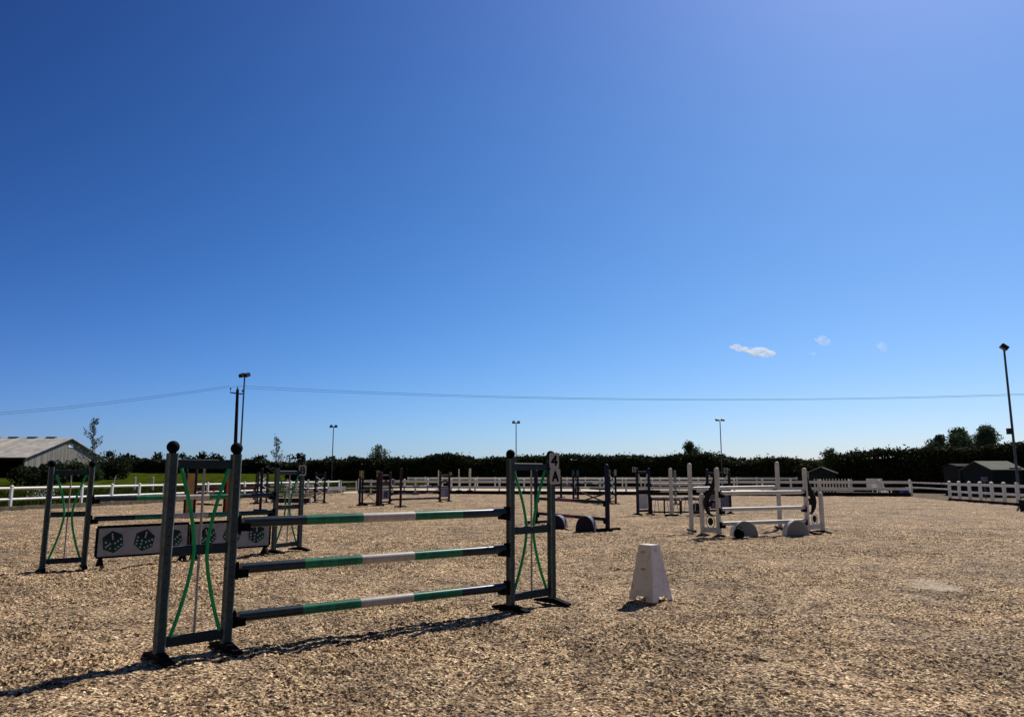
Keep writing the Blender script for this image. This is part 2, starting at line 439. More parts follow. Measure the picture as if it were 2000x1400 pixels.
def make_arena():
    r1 = np.exp(np.arange(np.log(3.3), np.log(24), 0.0019)); r2 = np.exp(np.arange(np.log(24.1), np.log(76), 0.005))
    rr = np.concatenate([r1, r2]); th = np.arange(-R(50), R(50), 0.00145)
    Rr, T = np.meshgrid(rr, th, indexing='ij')
    x = Rr * np.sin(T); y = Rr * np.cos(T) - 0.3
    und = (vnoise(x * 0.7, y * 0.7, 3) - .5) * 0.035 + (vnoise(x * 2.6 + 5, y * 2.6, 4) - .5) * 0.042 + (vnoise(x * 7, y * 7 + 3, 5) - .5) * 0.026
    ms = np.clip((vnoise(x * 0.8 + 9, y * 0.8, 31) * 0.6 + vnoise(x * 3.1, y * 3.1, 32) * 0.4 - 0.2) * 1.9, 0.25, 1.3)
    big = clods(x / 0.12, y / 0.12, 50, 0.16, 0.45) * 0.055
    mid = clods(x / 0.055, y / 0.055, 60, 0.55, 0.5) * 0.034
    fin = clods(x / 0.026, y / 0.026, 70, 0.7, 0.6) * 0.016
    tramp = np.clip((vnoise(x * 0.45 + 3, y * 0.45 + 8, 35) - 0.30) * 2.6, 0.15, 1.0)
    holes = clods(x / 0.21, y / 0.21, 80, 0.30, 0.7) * -0.055 * tramp + clods(x / 0.34 + 4, y / 0.34, 90, 0.2, 1.0) * 0.03 * tramp
    z = und + ms * np.maximum(np.maximum(big, mid), mid * 0.5 + fin) + holes
    z = np.where(Rr > 40, z * 0.7, z) - 0.022
    V = np.stack([x, y, z], -1).reshape(-1, 3)
    nr, nt = x.shape
    idx = np.arange(nr * nt).reshape(nr, nt)
    q = np.stack([idx[:-1, :-1], idx[:-1, 1:], idx[1:, 1:], idx[1:, :-1]], -1).reshape(-1, 4)
    ins = inside(x, y).reshape(-1)
    q = q[ins[q].all(1)]
    q = q[:, ::-1]
    used = np.zeros(nr * nt, bool); used[q.ravel()] = True
    remap = np.cumsum(used) - 1
    o = npmesh('arena_surface', V[used], remap[q], sandm, smooth=False)
    o['kind'] = 'structure'
make_arena()

# grass field on the left, gently rising
def field():
    xs = np.linspace(-260, 10, 109); ys = np.linspace(20, 320, 121)
    X, Y = np.meshgrid(xs, ys, indexing='ij')
    fx = -21.5 + (Y - 32.6) * 0.2432
    # stay outside the arena
    Xc = np.minimum(X, np.where(Y < 64.5, fx - 0.35, X))
    Z = np.clip((Y - 62) / 78, 0, 1) ** 1.1 * 1.75 + (vnoise(X * .3, Y * .3, 9) - .5) * .12 - 0.02
    Z = np.where(X > -20, np.minimum(Z, -0.085), Z) if False else Z
    keep_far = (X > -19) & (Y < 93)
    V = np.stack([Xc, Y, Z], -1).reshape(-1, 3)
    idx = np.arange(X.size).reshape(X.shape)
    q = np.stack([idx[:-1, :-1], idx[1:, :-1], idx[1:, 1:], idx[:-1, 1:]], -1).reshape(-1, 4)
    k = ~(keep_far.ravel()[q].any(1))
    o = npmesh('grass_field', V, q[k], fieldm, smooth=True); o['kind'] = 'structure'
field()
def blades():
    n = 52000
    y = 24 + 60 * rng.random(n) ** 1.4
    fx = -21.5 + (y - 32.6) * 0.2432
    x = fx - 0.5 - 26 * rng.random(n) ** 1.5
    k = vnoise(x * .35, y * .35, 21) > 0.36
    x, y = x[k], y[k]; n = len(x)
    h = 0.14 + 0.38 * rng.random(n) * (0.3 + vnoise(x * .2, y * .2, 22)); a = rng.random(n) * 6.28; w = 0.02 + 0.04 * rng.random(n)
    lx, ly = (rng.random(n) - .5) * .3, (rng.random(n) - .5) * .3
    z0 = np.clip((y - 62) / 78, 0, 1) ** 1.1 * 1.75 - 0.05
    A = np.stack([x - w * np.cos(a), y - w * np.sin(a), z0], -1); B = np.stack([x + w * np.cos(a), y + w * np.sin(a), z0], -1)
    T = np.stack([x + lx * h, y + ly * h, z0 + h], -1)
    V = np.stack([A, B, T], 1).reshape(-1, 3)
    o = npmesh('long_grass', V, np.arange(3 * n).reshape(-1, 3), grassm)
    tag(o, 'long green grass growing outside the white fence on the left', 'grass', kind='stuff')
blades()

# ------------------------------------------------------------ foliage
def leaves(cent, size, flat=0.0):
    n = len(cent)
    a = rng.normal(size=(n, 3)); a /= np.linalg.norm(a, axis=1)[:, None]
    b = rng.normal(size=(n, 3)); b -= (b * a).sum(1)[:, None] * a; b /= np.linalg.norm(b, axis=1)[:, None]
    s = (size * (0.5 + rng.random(n)))[:, None]
    V = np.stack([cent - a * s, cent - b * s * .45, cent + a * s, cent + b * s * .45], 1).reshape(-1, 3)
    return V, np.arange(4 * n).reshape(-1, 4)
def hedge(ctrl, thick, n, size, label, name='hedge', lmat=None, group=None, rough=0.5, zbase=-0.1):
    """ctrl: (px, Y, py_top)"""
    pts = [P(a, c, b) for a, b, c in ctrl]
    xs = np.array([p.x for p in pts]); ys = np.array([p.y for p in pts]); zs = np.array([p.z for p in pts])
    d = np.concatenate([[0], np.cumsum(np.hypot(np.diff(xs), np.diff(ys)))])
    root = thing(name, (float(xs[0]), float(ys[0]), 0), 0, label, 'hedge', group)
    o = np.array([xs[0], ys[0], 0])
    step = 0.7; t = np.arange(0, d[-1], step)
    # core: a lumpy tube with a rectangular section
    x = np.interp(t, d, xs); y = np.interp(t, d, ys); z = np.interp(t, d, zs)
    dx = np.gradient(x); dy = np.gradient(y); L = np.hypot(dx, dy); nx, ny = dy / L, -dx / L   # towards the camera side
    sec = []
    m = 9
    for k in range(m):
        f = k / (m - 1)
        if f < .4: off, hz = 1.0, f / .4
        elif f < .6: off, hz = 1 - (f - .4) / .2 * 2, 1.0
        else: off, hz = -1.0, 1 - (f - .6) / .4
        w = thick / 2 * off * (1 - .25 * hz)
        j = (vnoise(t * .35 + k * 7, t * 0 + k, 33) - .5) * .9
        hh = zbase + (z - .35 - zbase) * hz + j * .5 * (hz > .9)
        sec.append(np.stack([x + nx * (w + j * off), y + ny * (w + j * off), hh], -1))
    V = np.stack(sec, 1); nn = len(t)
    idx = np.arange(nn * m).reshape(nn, m)
    q = np.stack([idx[:-1, :-1], idx[1:, :-1], idx[1:, 1:], idx[:-1, 1:]], -1).reshape(-1, 4)
    c = npmesh('branches', V.reshape(-1, 3) - o, q, hedgecore, root, smooth=True)
    # leaves
    tt = rng.random(n) * d[-1]
    x = np.interp(tt, d, xs); y = np.interp(tt, d, ys); z = np.interp(tt, d, zs)
    dxx = np.interp(tt, t, nx); dyy = np.interp(tt, t, ny)
    u = rng.random(n)
    top = u < .45
    off = np.where(top, (rng.random(n) * 2 - 1), 1.0) * thick / 2
    hz = np.where(top, 1.0, rng.random(n) ** .8)
    lump = (vnoise(tt * .45, off * .6, 41) - .5) * 1.5 + (vnoise(tt * 1.7, off, 42) - .5) * .8
    zz = np.where(top, z + lump * rough * .8 - .2 * rng.random(n) + (rng.random(n) < .015) * rng.random(n) * .6, zbase + (z - zbase) * hz)
    off = off + np.where(top, 0, (vnoise(tt * .5, hz * 4, 43) - .3) * 1.3)
    cc = np.stack([x + dxx * off, y + dyy * off, zz], -1) + rng.normal(size=(n, 3)) * .12 - o
    Vl, ql = leaves(cc, size)
    npmesh('foliage', Vl, ql, lmat or leaf_hedge, root)
    return root
def tree(x, y, z0, h, w, label, group, n=1400, size=.22, lm=None, trunk_h=.3, conic=0.0, name='tree', nb=9, cat='tree'):
    root = thing(name, (x, y, z0), 0, label, cat, group)
    mb = MB()
    tr = max(.05, h * .022)
    lean = (random.random() - .5) * h * .05
    mb.tube([(0, 0, -.3), (lean * .3, 0, h * .3), (lean, 0, h * .85)], [tr * 1.3, tr, tr * .25], 8)
    cl = []
    for k in range(nb):
        f = trunk_h + (1 - trunk_h) * (k + .5) / nb * .93
        a = random.random() * 6.28
        prof = (1 - conic) * math.sin(math.pi * min(1, .18 + .75 * (f - trunk_h) / (1 - trunk_h))) + conic * (1 - (f - trunk_h) / (1 - trunk_h)) 
        rr = w / 2 * prof * (.35 + .5 * random.random())
        e = Vector((lean * f + rr * math.cos(a), rr * math.sin(a), h * f))
        mb.tube([(lean * f * .8, 0, h * (f - .14)), tuple(e)], [tr * .5, tr * .12], 5)
        cl.append((e, min(w, h * (1 - trunk_h)) * (.17 + .17 * random.random()) * (.55 + .6 * prof)))
    cl.append((Vector((lean, 0, h * .93)), w * .14))
    for k in range(nb // 2):
        f = trunk_h + (1 - trunk_h) * (.15 + .6 * random.random()); cl.append((Vector((lean * f, 0, h * f)), min(w, h * (1 - trunk_h)) * .28))
    mb.build('trunk', bark, root)
    tot = sum(r_ ** 2 for _, r_ in cl); cs = []
    for e, r_ in cl:
        k = int(n * r_ ** 2 / tot); v = rng.normal(size=(k, 3)); v /= np.linalg.norm(v, axis=1)[:, None]
        rad = r_ * (rng.random(k) ** .45)[:, None] * (0.75 + 0.5 * rng.random(k)[:, None])
        cs.append(np.array(e) + v * rad * np.array([1, 1, .85]))
    Vl, ql = leaves(np.concatenate(cs), size)
    npmesh('crown', Vl, ql, lm or leaf_mid, root)
    return root
def sapling(x, y, z0, h, w, label, n, group='young saplings by the field'):
    root = thing('sapling', (x, y, z0), 0, label, 'sapling', group)
    mb = MB(); mb.tube([(0, 0, -.1), (.06, 0, h * .5), (-.04, 0, h)], [.045, .03, .008], 7); cs = []
    for k in range(26):
        f = .28 + .7 * k / 26; a = random.random() * 6.28; L = w * (1.15 - f) * (.4 + .5 * random.random())
        e = Vector((L * math.cos(a), L * math.sin(a), h * f + L * .9))
        mb.tube([(0.03, 0, h * f), tuple(e)], [.014, .004], 4)
        k2 = int(n / 26); s_ = rng.random(k2)[:, None]
        cs.append(np.array([0.03, 0, h * f]) * (1 - s_) + np.array(e) * s_ + rng.normal(size=(k2, 3)) * .08 * (h / 6))
    mb.build('trunk', bark, root)
    Vl, ql = leaves(np.concatenate(cs), .085)
    npmesh('crown', Vl, ql, leaf_sap, root)

BH = [(560, 99, 906), (620, 100, 903), (700, 100, 900), (760, 100, 899), (800, 100, 899), (830, 100, 894), (870, 100, 889), (900, 100, 891), (930, 100, 898),
      (960, 100, 897), (1000, 100, 894), (1100, 99, 891), (1200, 98, 893), (1280, 97, 894), (1320, 96, 890), (1350, 95, 888), (1390, 94, 889),
      (1410, 93, 894), (1440, 92, 903), (1480, 91, 901), (1510, 90, 898), (1560, 88, 899), (1640, 86, 905), (1720, 84, 905)]
hedge(BH, 3.0, 60000, .17, 'tall dark clipped hedge running across behind the back fences')
RH = [(1585, 78, 914), (1610, 76, 905), (1640, 74, 896), (1670, 72, 888), (1720, 70, 885), (1780, 68, 883), (1830, 66, 878), (1900, 63, 877), (1960, 61, 874), (2000, 60, 871), (2120, 56, 866), (2400, 50, 860)]
hedge(RH, 3.0, 42000, .14, 'tall dark hedge on the right behind the green sheds', rough=.35)
LH = [(-300, 150, 898), (0, 148, 900), (150, 146, 902), (200, 145, 899), (280, 144, 901), (340, 143, 899), (420, 142, 901), (500, 141, 903), (580, 140, 906), (660, 139, 906)]
hedge(LH, 4.0, 26000, .3, 'distant dark hedge at the far edge of the grass field', rough=.9, zbase=1.0)
for px, py, Y, w, i in ((214, 884, 160, 4, 0), (248, 889, 155, 5, 1), (312, 889, 158, 6, 2), (356, 889, 150, 5, 3), (395, 887, 152, 6, 4), (425, 891, 149, 4, 5), (506, 893, 148, 5, 6), (583, 889, 146, 5, 7), (651, 897, 140, 6, 8), (690, 897, 138, 4, 9)):
    t_ = P(px, py, Y)
    where = ['right beside the barn end', 'just right of the nearest sapling', 'left of the big jump wing ball', 'between the two balls of the front left wing', 'seen above the top bar of the front left wing', 'left of the utility pole',
             'left of the small sapling', 'right of the small sapling', 'at the foot of the leftmost far floodlight', 'right of the leftmost far floodlight'][i]
    tree(t_.x, Y, 0.8, t_.z - .8 + .3, w, 'dark rounded skyline tree ' + where, 'trees along the far skyline', 700, .34, leaf_dark, .2)
def sky_tree(px, py, Y, w, lab, lm, n, conic=0, size=.16, grp='trees rising above the hedges', tk=.25):
    t_ = P(px, py, Y); tree(t_.x, Y, 0, t_.z + .1, w, lab, grp, n, size, lm, tk, conic, nb=16)
sky_tree(738, 869, 104, 2.9, 'pale airy tree rising above the hedge between the first two far floodlights', leaf_pale, 1500, .2, .14, tk=.5)
sky_tree(1351, 864, 100, 3.2, 'dark tree poking above the hedge just left of the floodlight over the white jump', leaf_mid, 3400, .3, .13, tk=.55)
sky_tree(1622, 879, 72, 2.2, 'bushy green tree where the back hedge meets the right hedge', leaf_mid, 3000, .1, .11, tk=.4)
sky_tree(1832, 848, 90, 2.5, 'smallest and leftmost of the three upright trees above the right hedge', leaf_conifer, 4600, .3, .13, tk=.52)
sky_tree(1873, 838, 90, 3.0, 'round topped middle tree of the three above the right hedge', leaf_conifer, 8200, .1, .13, tk=.52)
sky_tree(1921, 832, 90, 3.2, 'tallest rightmost tree of the three above the right hedge', leaf_conifer, 8200, .35, .13, tk=.50)
p = P(185, 816, 62); sapling(p.x, 62, 0, p.z, 2.4, 'tall thin young tree with sparse leaves in front of the barn', 900)
p = P(541, 853, 72); sapling(p.x, 72, 0, p.z, 2.0, 'small thin young tree behind the rear green jump wing', 700)
def bush(px, Y, pt, w, label, lm=leaf_dark, n=1500, z0=0.0):
    t_ = P(px, pt, Y); root = thing('bush', (t_.x, Y, z0), 0, label, 'bush', 'bushes beside the barn')
    h = t_.z - z0; mb = MB()
    for k in range(5):
        a = k * 1.3; mb.tube([(0, 0, -.1), (math.cos(a) * w * .25, math.sin(a) * w * .25, h * .7)], [.05, .015], 5)
    mb.build('stem', bark, root)
    cs = []
    for k in range(9):
        c_ = np.array([(random.random() - .5) * w * .75, (random.random() - .5) * w * .5, h * (.25 + .5 * random.random())]); r_ = w * .22
        v = rng.normal(size=(n // 9, 3)); v /= np.linalg.norm(v, axis=1)[:, None]; cs.append(c_ + v * r_ * (rng.random(n // 9) ** .4)[:, None])
    Vl, ql = leaves(np.concatenate(cs), .2); npmesh('foliage', Vl, ql, lm, root)
bush(66, 80, 909, 4.2, 'dark leafy bush at the open corner of the barn', z0=.2)
bush(96, 86, 905, 4.5, 'rounded dark bush against the barn end wall', n=1800, z0=.3)
bush(135, 92, 898, 5.5, 'taller dark bush below the barn gable', n=2200, z0=.4)
bush(207, 104, 897, 7.0, 'broad dark bush between the barn corner and the distant hedge', n=3200, z0=.3)
bush(172, 96, 893, 5.0, 'mixed bush at the rear corner of the barn', leaf_mid, 2000, z0=.4)

# ------------------------------------------------------------ barn
def corr(name, col):
    m = bpy.data.materials.new(name); m.use_nodes = True
    n, l = m.node_tree.nodes, m.node_tree.links; b = n['Principled BSDF']; b.inputs['Roughness'].default_value = .8
    tc = n.new('ShaderNodeTexCoord'); wv = n.new('ShaderNodeTexWave'); wv.bands_direction = 'X'; wv.inputs['Scale'].default_value = 1.1
    wv.inputs['Distortion'].default_value = 0.3; l.new(tc.outputs['Object'], wv.inputs['Vector'])
    q = n.new('ShaderNodeTexNoise'); q.inputs['Scale'].default_value = .8; q.inputs['Detail'].default_value = 8; l.new(tc.outputs['Object'], q.inputs['Vector'])
    r = n.new('ShaderNodeValToRGB'); r.color_ramp.elements[0].position = .3; r.color_ramp.elements[0].color = (*[c * .62 for c in col], 1)
    r.color_ramp.elements[1].position = .7; r.color_ramp.elements[1].color = (*[c * 1.15 for c in col], 1); l.new(q.outputs[0], r.inputs[0])
    l.new(r.outputs[0], b.inputs['Base Color'])
    bp = n.new('ShaderNodeBump'); bp.inputs['Distance'].default_value = .05; l.new(wv.outputs[0], bp.inputs['Height']); l.new(bp.outputs[0], b.inputs['Normal'])
    return m
def boards(name, col):
    m = bpy.data.materials.new(name); m.use_nodes = True
    n, l = m.node_tree.nodes, m.node_tree.links; b = n['Principled BSDF']; b.inputs['Roughness'].default_value = .85
    tc = n.new('ShaderNodeTexCoord'); mp = n.new('ShaderNodeMapping'); mp.inputs['Scale'].default_value = (2.2, 2.2, .12); l.new(tc.outputs['Object'], mp.inputs[0])
    q = n.new('ShaderNodeTexNoise'); q.inputs['Scale'].default_value = 1.6; q.inputs['Detail'].default_value = 4; l.new(mp.outputs[0], q.inputs['Vector'])
    r = n.new('ShaderNodeValToRGB'); r.color_ramp.elements[0].position = .35; r.color_ramp.elements[0].color = (*[c * .5 for c in col], 1)
    r.color_ramp.elements[1].position = .65; r.color_ramp.elements[1].color = (*[c * 1.3 for c in col], 1); l.new(q.outputs[0], r.inputs[0])
    l.new(r.outputs[0], b.inputs['Base Color']); return m
def barn():
    X1, Y0, Y1 = -71.8, 110.0, 131.0; Ym = 120.5; X0 = -140
    ze, zr = 4.15, 7.35
    root = thing('barn', (X1, Y0, 0), 0, 'long low grey barn with pale corrugated roof and open front at far left', 'barn')
    o = Vector((X1, Y0, 0)); W = X1 - X0
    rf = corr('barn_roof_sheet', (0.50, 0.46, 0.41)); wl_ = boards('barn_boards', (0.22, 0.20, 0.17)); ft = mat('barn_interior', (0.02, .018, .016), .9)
    ov = .5
    mb = MB()
    sl = (zr - ze) / (Ym - Y0)
    for s_ in (0, 1):
        ya, yb = (-ov, Ym - Y0) if s_ == 0 else (Y1 - Y0 + ov, Ym - Y0)
        za = ze - ov * sl
        q = [(-W, ya, za), (ov, ya, za), (ov, yb, zr), (-W, yb, zr)]
        q2 = [(x, y, z - .12) for x, y, z in q]
        mb.add(q + q2, [(0, 1, 2, 3), (7, 6, 5, 4), (0, 4, 5, 1), (1, 5, 6, 2), (2, 6, 7, 3), (3, 7, 4, 0)])
    roof = mb.build('roof', rf, root)
    for k in range(22):
        x = -2.2 - k * 3.05; mb = MB()
        mb.beam((x - 1.5, Ym - Y0, zr + .10), (x, Ym - Y0, zr + .10), .5, .16)
        mb.build('ridge_vent', mat('ridge_vent_dark', (.05, .045, .045), .8), roof)
    for k in range(8):
        mb = MB()
        x = -7.5 - k * 7.6; f0, f1 = .22, .95
        ya, yb = (Ym - Y0) * f0, (Ym - Y0) * f1
        q = [(x - 1.1, ya, ze + sl * ya + .02), (x, ya, ze + sl * ya + .02), (x, yb, ze + sl * yb + .02), (x - 1.1, yb, ze + sl * yb + .02)]
        mb.add(q, [(0, 1, 2, 3)])
        mb.build('skylight', mat('skylight_sheet', (.58, .54, .42), .6), roof)
    mb = MB(); D = Y1 - Y0; zt = .25
    g0 = [(0, 0, -.2), (0, D, -.2), (0, D, ze), (0, D / 2, zr - .1), (0, 0, ze)]
    g1 = [(x - .2, y, z) for x, y, z in g0]
    mb.add(g0 + g1, [(0, 1, 2, 3, 4), (9, 8, 7, 6, 5)] + [((i + 1) % 5, i, 5 + i, 5 + (i + 1) % 5) for i in range(5)])
    mb.build('gable_wall', wl_, root)
    mb = MB(); mb.box((-W / 2, D + .05, ze / 2 - .1), (W, .2, ze)); mb.box((-W, D / 2, ze / 2), (.2, D, ze)); mb.build('rear_wall', ft, root)
    mb = MB(); mb.beam((-W, 0.05, ze - .35), (-.25, 0.05, ze - .35), .15, .4); mb.build('eaves_beam', ft, root)
    for k in range(11):
        mb = MB(); mb.beam((-.35 - k * 6.2, .12, -.1), (-.35 - k * 6.2, .12, ze - .5), .25, .25); mb.build('stanchion', ft, root)
    mb = MB(); mb.box((.04, D / 2 + .5, zr - 1.25), (.06, 1.3, .55)); mb.build('vent_panel', white, root)
barn()

# ------------------------------------------------------------ jump wings, cups, poles
def rot_between(a, b): return math.atan2(b.y - a.y, b.x - a.x)
class W_: pass
def wing(outer, inner, H, label, group, style='curve', cups=(), post=.085, pm=slate, barm=None, footm=None, name='jump_wing', Hout=None, extra=None, footlen=.56, poleside=-1, cupm=black, ball=True):
    outer, inner = Vector(outer), Vector(inner); mid = (outer + inner) / 2
    rz = rot_between(outer, inner); w = (inner - outer).length / 2
    root = thing(name, mid, rz, label, 'jump wing', group)
    barm = barm or (bartone if pm is slate else pm); footm = footm or black
    r = W_(); r.root = root; r.rz = rz; r.mid = mid; r.w = w
    Hs = {-1: Hout or H, 1: H}
    zt = .05
    for s_ in (-1, 1):
        mb = MB(); mb.beam((s_ * w, 0, zt), (s_ * w, 0, Hs[s_]), post, post, ch=.16, segs=2 if pm is slate else None)
        if style == 'curve' or extra == 'holes':
            k = .25
            while k < Hs[s_] - .15:   # rows of pin holes
                mb.tube([(s_ * w, -post / 2 - .001, k), (s_ * w, -post / 2 - .003, k)], .0055, 8, 1); k += .075
        if not ball:
            mb.ball((s_ * w, 0, Hs[s_]), post * .5, 0, .55)
        po = mb.build('post', [pm, black, sunlitedge], root)
        if ball:
            mb = MB(); mb.ball((s_ * w, 0, Hs[s_] + .055), .054); mb.tube([(s_ * w, 0, Hs[s_] - .002), (s_ * w, 0, Hs[s_] + .02)], .03, 10)
            mb.build('finial', black, po)
        mb = MB(); L = footlen / 2
        mb.prism([(-L, 0.0), (L, 0.0), (L, .022), (L * .25, .062), (-L * .25, .062), (-L, .022)], -.036, .036)
        vs = mb.v; mb.v = [(s_ * w + y, x, z - .005) for x, y, z in vs]
        mb.build('foot', footm, root)
    for z in cups:
        mb = MB(); c = w + post / 2
        mb.box((c + .012, 0, z), (.022, post * 1.05, .15))
        mb.box((c + .065, 0, z - .052), (.10, .09, .028)); mb.box((c + .065, -.05, z - .025), (.085, .014, .06)); mb.box((c + .065, .05, z - .025), (.085, .014, .06))
        mb.tube([(c - post * 1.1, 0, z + .02), (c + .03, 0, z + .02)], .009, 8)
        mb.build('pole_cup', cupm, root)
    def bar(z, h=.08, nm='crossbar', m=None, d=.04):
        b = MB(); b.beam((-w + post / 2 + .001, 0, z), (w - post / 2 - .001, 0, z), d, h); b.build(nm, m or barm, root)
    r.bar = bar
    if style == 'curve':
        bar(H - .09); bar(.87, .085); bar(.13, .085)
        for s_ in (-1, 1):
            b = MB(); pts = []
            for k in range(15):
                f = k / 14
                z = .17 + f * (H - .3)
                q = abs(z - .87) / (.70 if z < .87 else (H - 1.0)); q = min(1, q)
                x = .055 + (w - post / 2 - .085) * (q ** 1.55)
                pts.append((s_ * x, -.026, z))
            b.tube(pts, .0165, 8); b.build('curved_rod', rodgreen, root)
        b = MB(); b.tube([(0, 0.0, .17), (0, 0.0, .83)], .0115, 8); b.tube([(0, 0, .91), (0, 0, H - .13)], .0115, 8); b.build('straight_rod', rodgrey, root)
    return r
def cup_point(r, z, off=.055, post=.085):
    v = Vector((r.w + post / 2 + off, 0, z)); return r.mid + Matrix.Rotation(r.rz, 3, 'Z') @ v
def pole(a, b, cols, label, group='jump poles', rad=.047, name='jump_pole', cat='pole', inset=0.0):
    a, b = Vector(a), Vector(b); mid = (a + b) / 2
    a, b = a + (b - a).normalized() * inset, b - (b - a).normalized() * inset
    mb = MB(); n = len(cols); mats = []
    for c in cols:
        if c not in mats: mats.append(c)
    nseg = 14
    for i, c in enumerate(cols):
        p0 = a.lerp(b, i / n) - mid; p1 = a.lerp(b, (i + 1) / n) - mid
        mb.tube([p0, p0.lerp(p1, .5), p1], rad, 20, mats.index(c), cap=(i in (0, n - 1)))
    o = mb.build(name, mats, None, mid)
    return tag(o, label, cat, group)
def sign(x, y, z, w, h, rz, text, label, group='numbered jump signs', m=signw, two=False):
    root = thing('number_sign', (x, y, z), rz, label, 'sign', group)
    mb = MB(); c = .018
    mb.prism([(-w / 2 + c, -h / 2), (w / 2 - c, -h / 2), (w / 2, -h / 2 + c), (w / 2, h / 2 - c), (w / 2 - c, h / 2), (-w / 2 + c, h / 2), (-w / 2, h / 2 - c), (-w / 2, -h / 2 + c)], -.006, .006)
    mb.build('board', m, root)
    G_ = {'4': [((.28, -.8), (.28, .8)), ((.28, .8), (-.55, -.25)), ((-.55, -.25), (.6, -.25))],
          'A': [((-.55, -.8), (0, .8)), ((0, .8), (.55, -.8)), ((-.33, -.2), (.33, -.2))],
          '8': [((-.4, .8), (.4, .8)), ((-.4, 0), (.4, 0)), ((-.4, -.8), (.4, -.8)), ((-.42, -.8), (-.42, .8)), ((.42, -.8), (.42, .8))],
          'B': [((-.42, -.8), (-.42, .8)), ((-.42, .8), (.3, .8)), ((-.42, 0), (.4, 0)), ((-.42, -.8), (.4, -.8)), ((.36, .8), (.36, 0)), ((.45, 0), (.45, -.8))],
          '3': [((-.4, .8), (.4, .8)), ((-.2, 0), (.4, 0)), ((-.4, -.8), (.4, -.8)), ((.42, -.8), (.42, .8))],
          '5': [((-.4, .8), (.4, .8)), ((-.4, .8), (-.4, .05)), ((-.4, .05), (.4, .05)), ((.42, .05), (.42, -.8)), ((-.4, -.8), (.42, -.8))],
          '6': [((-.4, .8), (.4, .8)), ((-.4, .8), (-.4, -.8)), ((-.4, .05), (.4, .05)), ((.42, .05), (.42, -.8)), ((-.4, -.8), (.42, -.8))],
          '7': [((-.45, .8), (.45, .8)), ((.45, .8), (-.1, -.8))]}
    mb = MB(); s_ = h * .36; k = 0
    for (x0, z0), (x1, z1) in G_[text]:
        k += 1; q0, q1 = Vector((x0, z0)) * s_, Vector((x1, z1)) * s_; dd = (q1 - q0).normalized(); hw = s_ * .19
        q0 = q0 - dd * hw * .6; q1 = q1 + dd * hw * .6; pp = Vector((-dd.y, dd.x)) * hw
        mb.prism([tuple(q0 - pp), tuple(q1 - pp), tuple(q1 + pp), tuple(q0 + pp)], -.0072 - .0006 * k, -.0062 )
    mb.build('lettering', black, root)
    return root

# --- front jump -------------------------------------------------------------
GW = 'slate green wings with curved rods'
w1o, w1i = G(309, 1287), G(440, 1266)
w2i, w2o = G(997, 1190), G(1078, 1176)
CUPS = (1.075, .665, .245)
wa = wing(w1o, w1i, 1.70, 'nearest slate wing with green curved rods, at the left end of the front jump', GW, cups=CUPS)
wb = wing(w2o, w2i, 1.70, 'slate wing with green curved rods carrying the 4 and A signs', GW, cups=CUPS)
band = [darkteal, green, cream, green, darkteal]
for z, nm in zip(CUPS, ('top', 'middle', 'bottom')):
    pole(cup_point(wa, z + .012), cup_point(wb, z + .012), band, nm + ' green, cream and dark teal pole of the nearest jump', 'banded poles of the front jump')
fd = rot_between(w2i, w2o)
so = w2o + Vector((math.sin(fd), -math.cos(fd), 0)) * .055
sign(so.x, so.y, 1.685, .135, .19, R(30), '4', 'white sign with black 4 on the right wing of the front jump')
sign(so.x + .01, so.y, 1.495, .15, .19, R(30), 'A', 'white sign with black letter A just under the number 4')

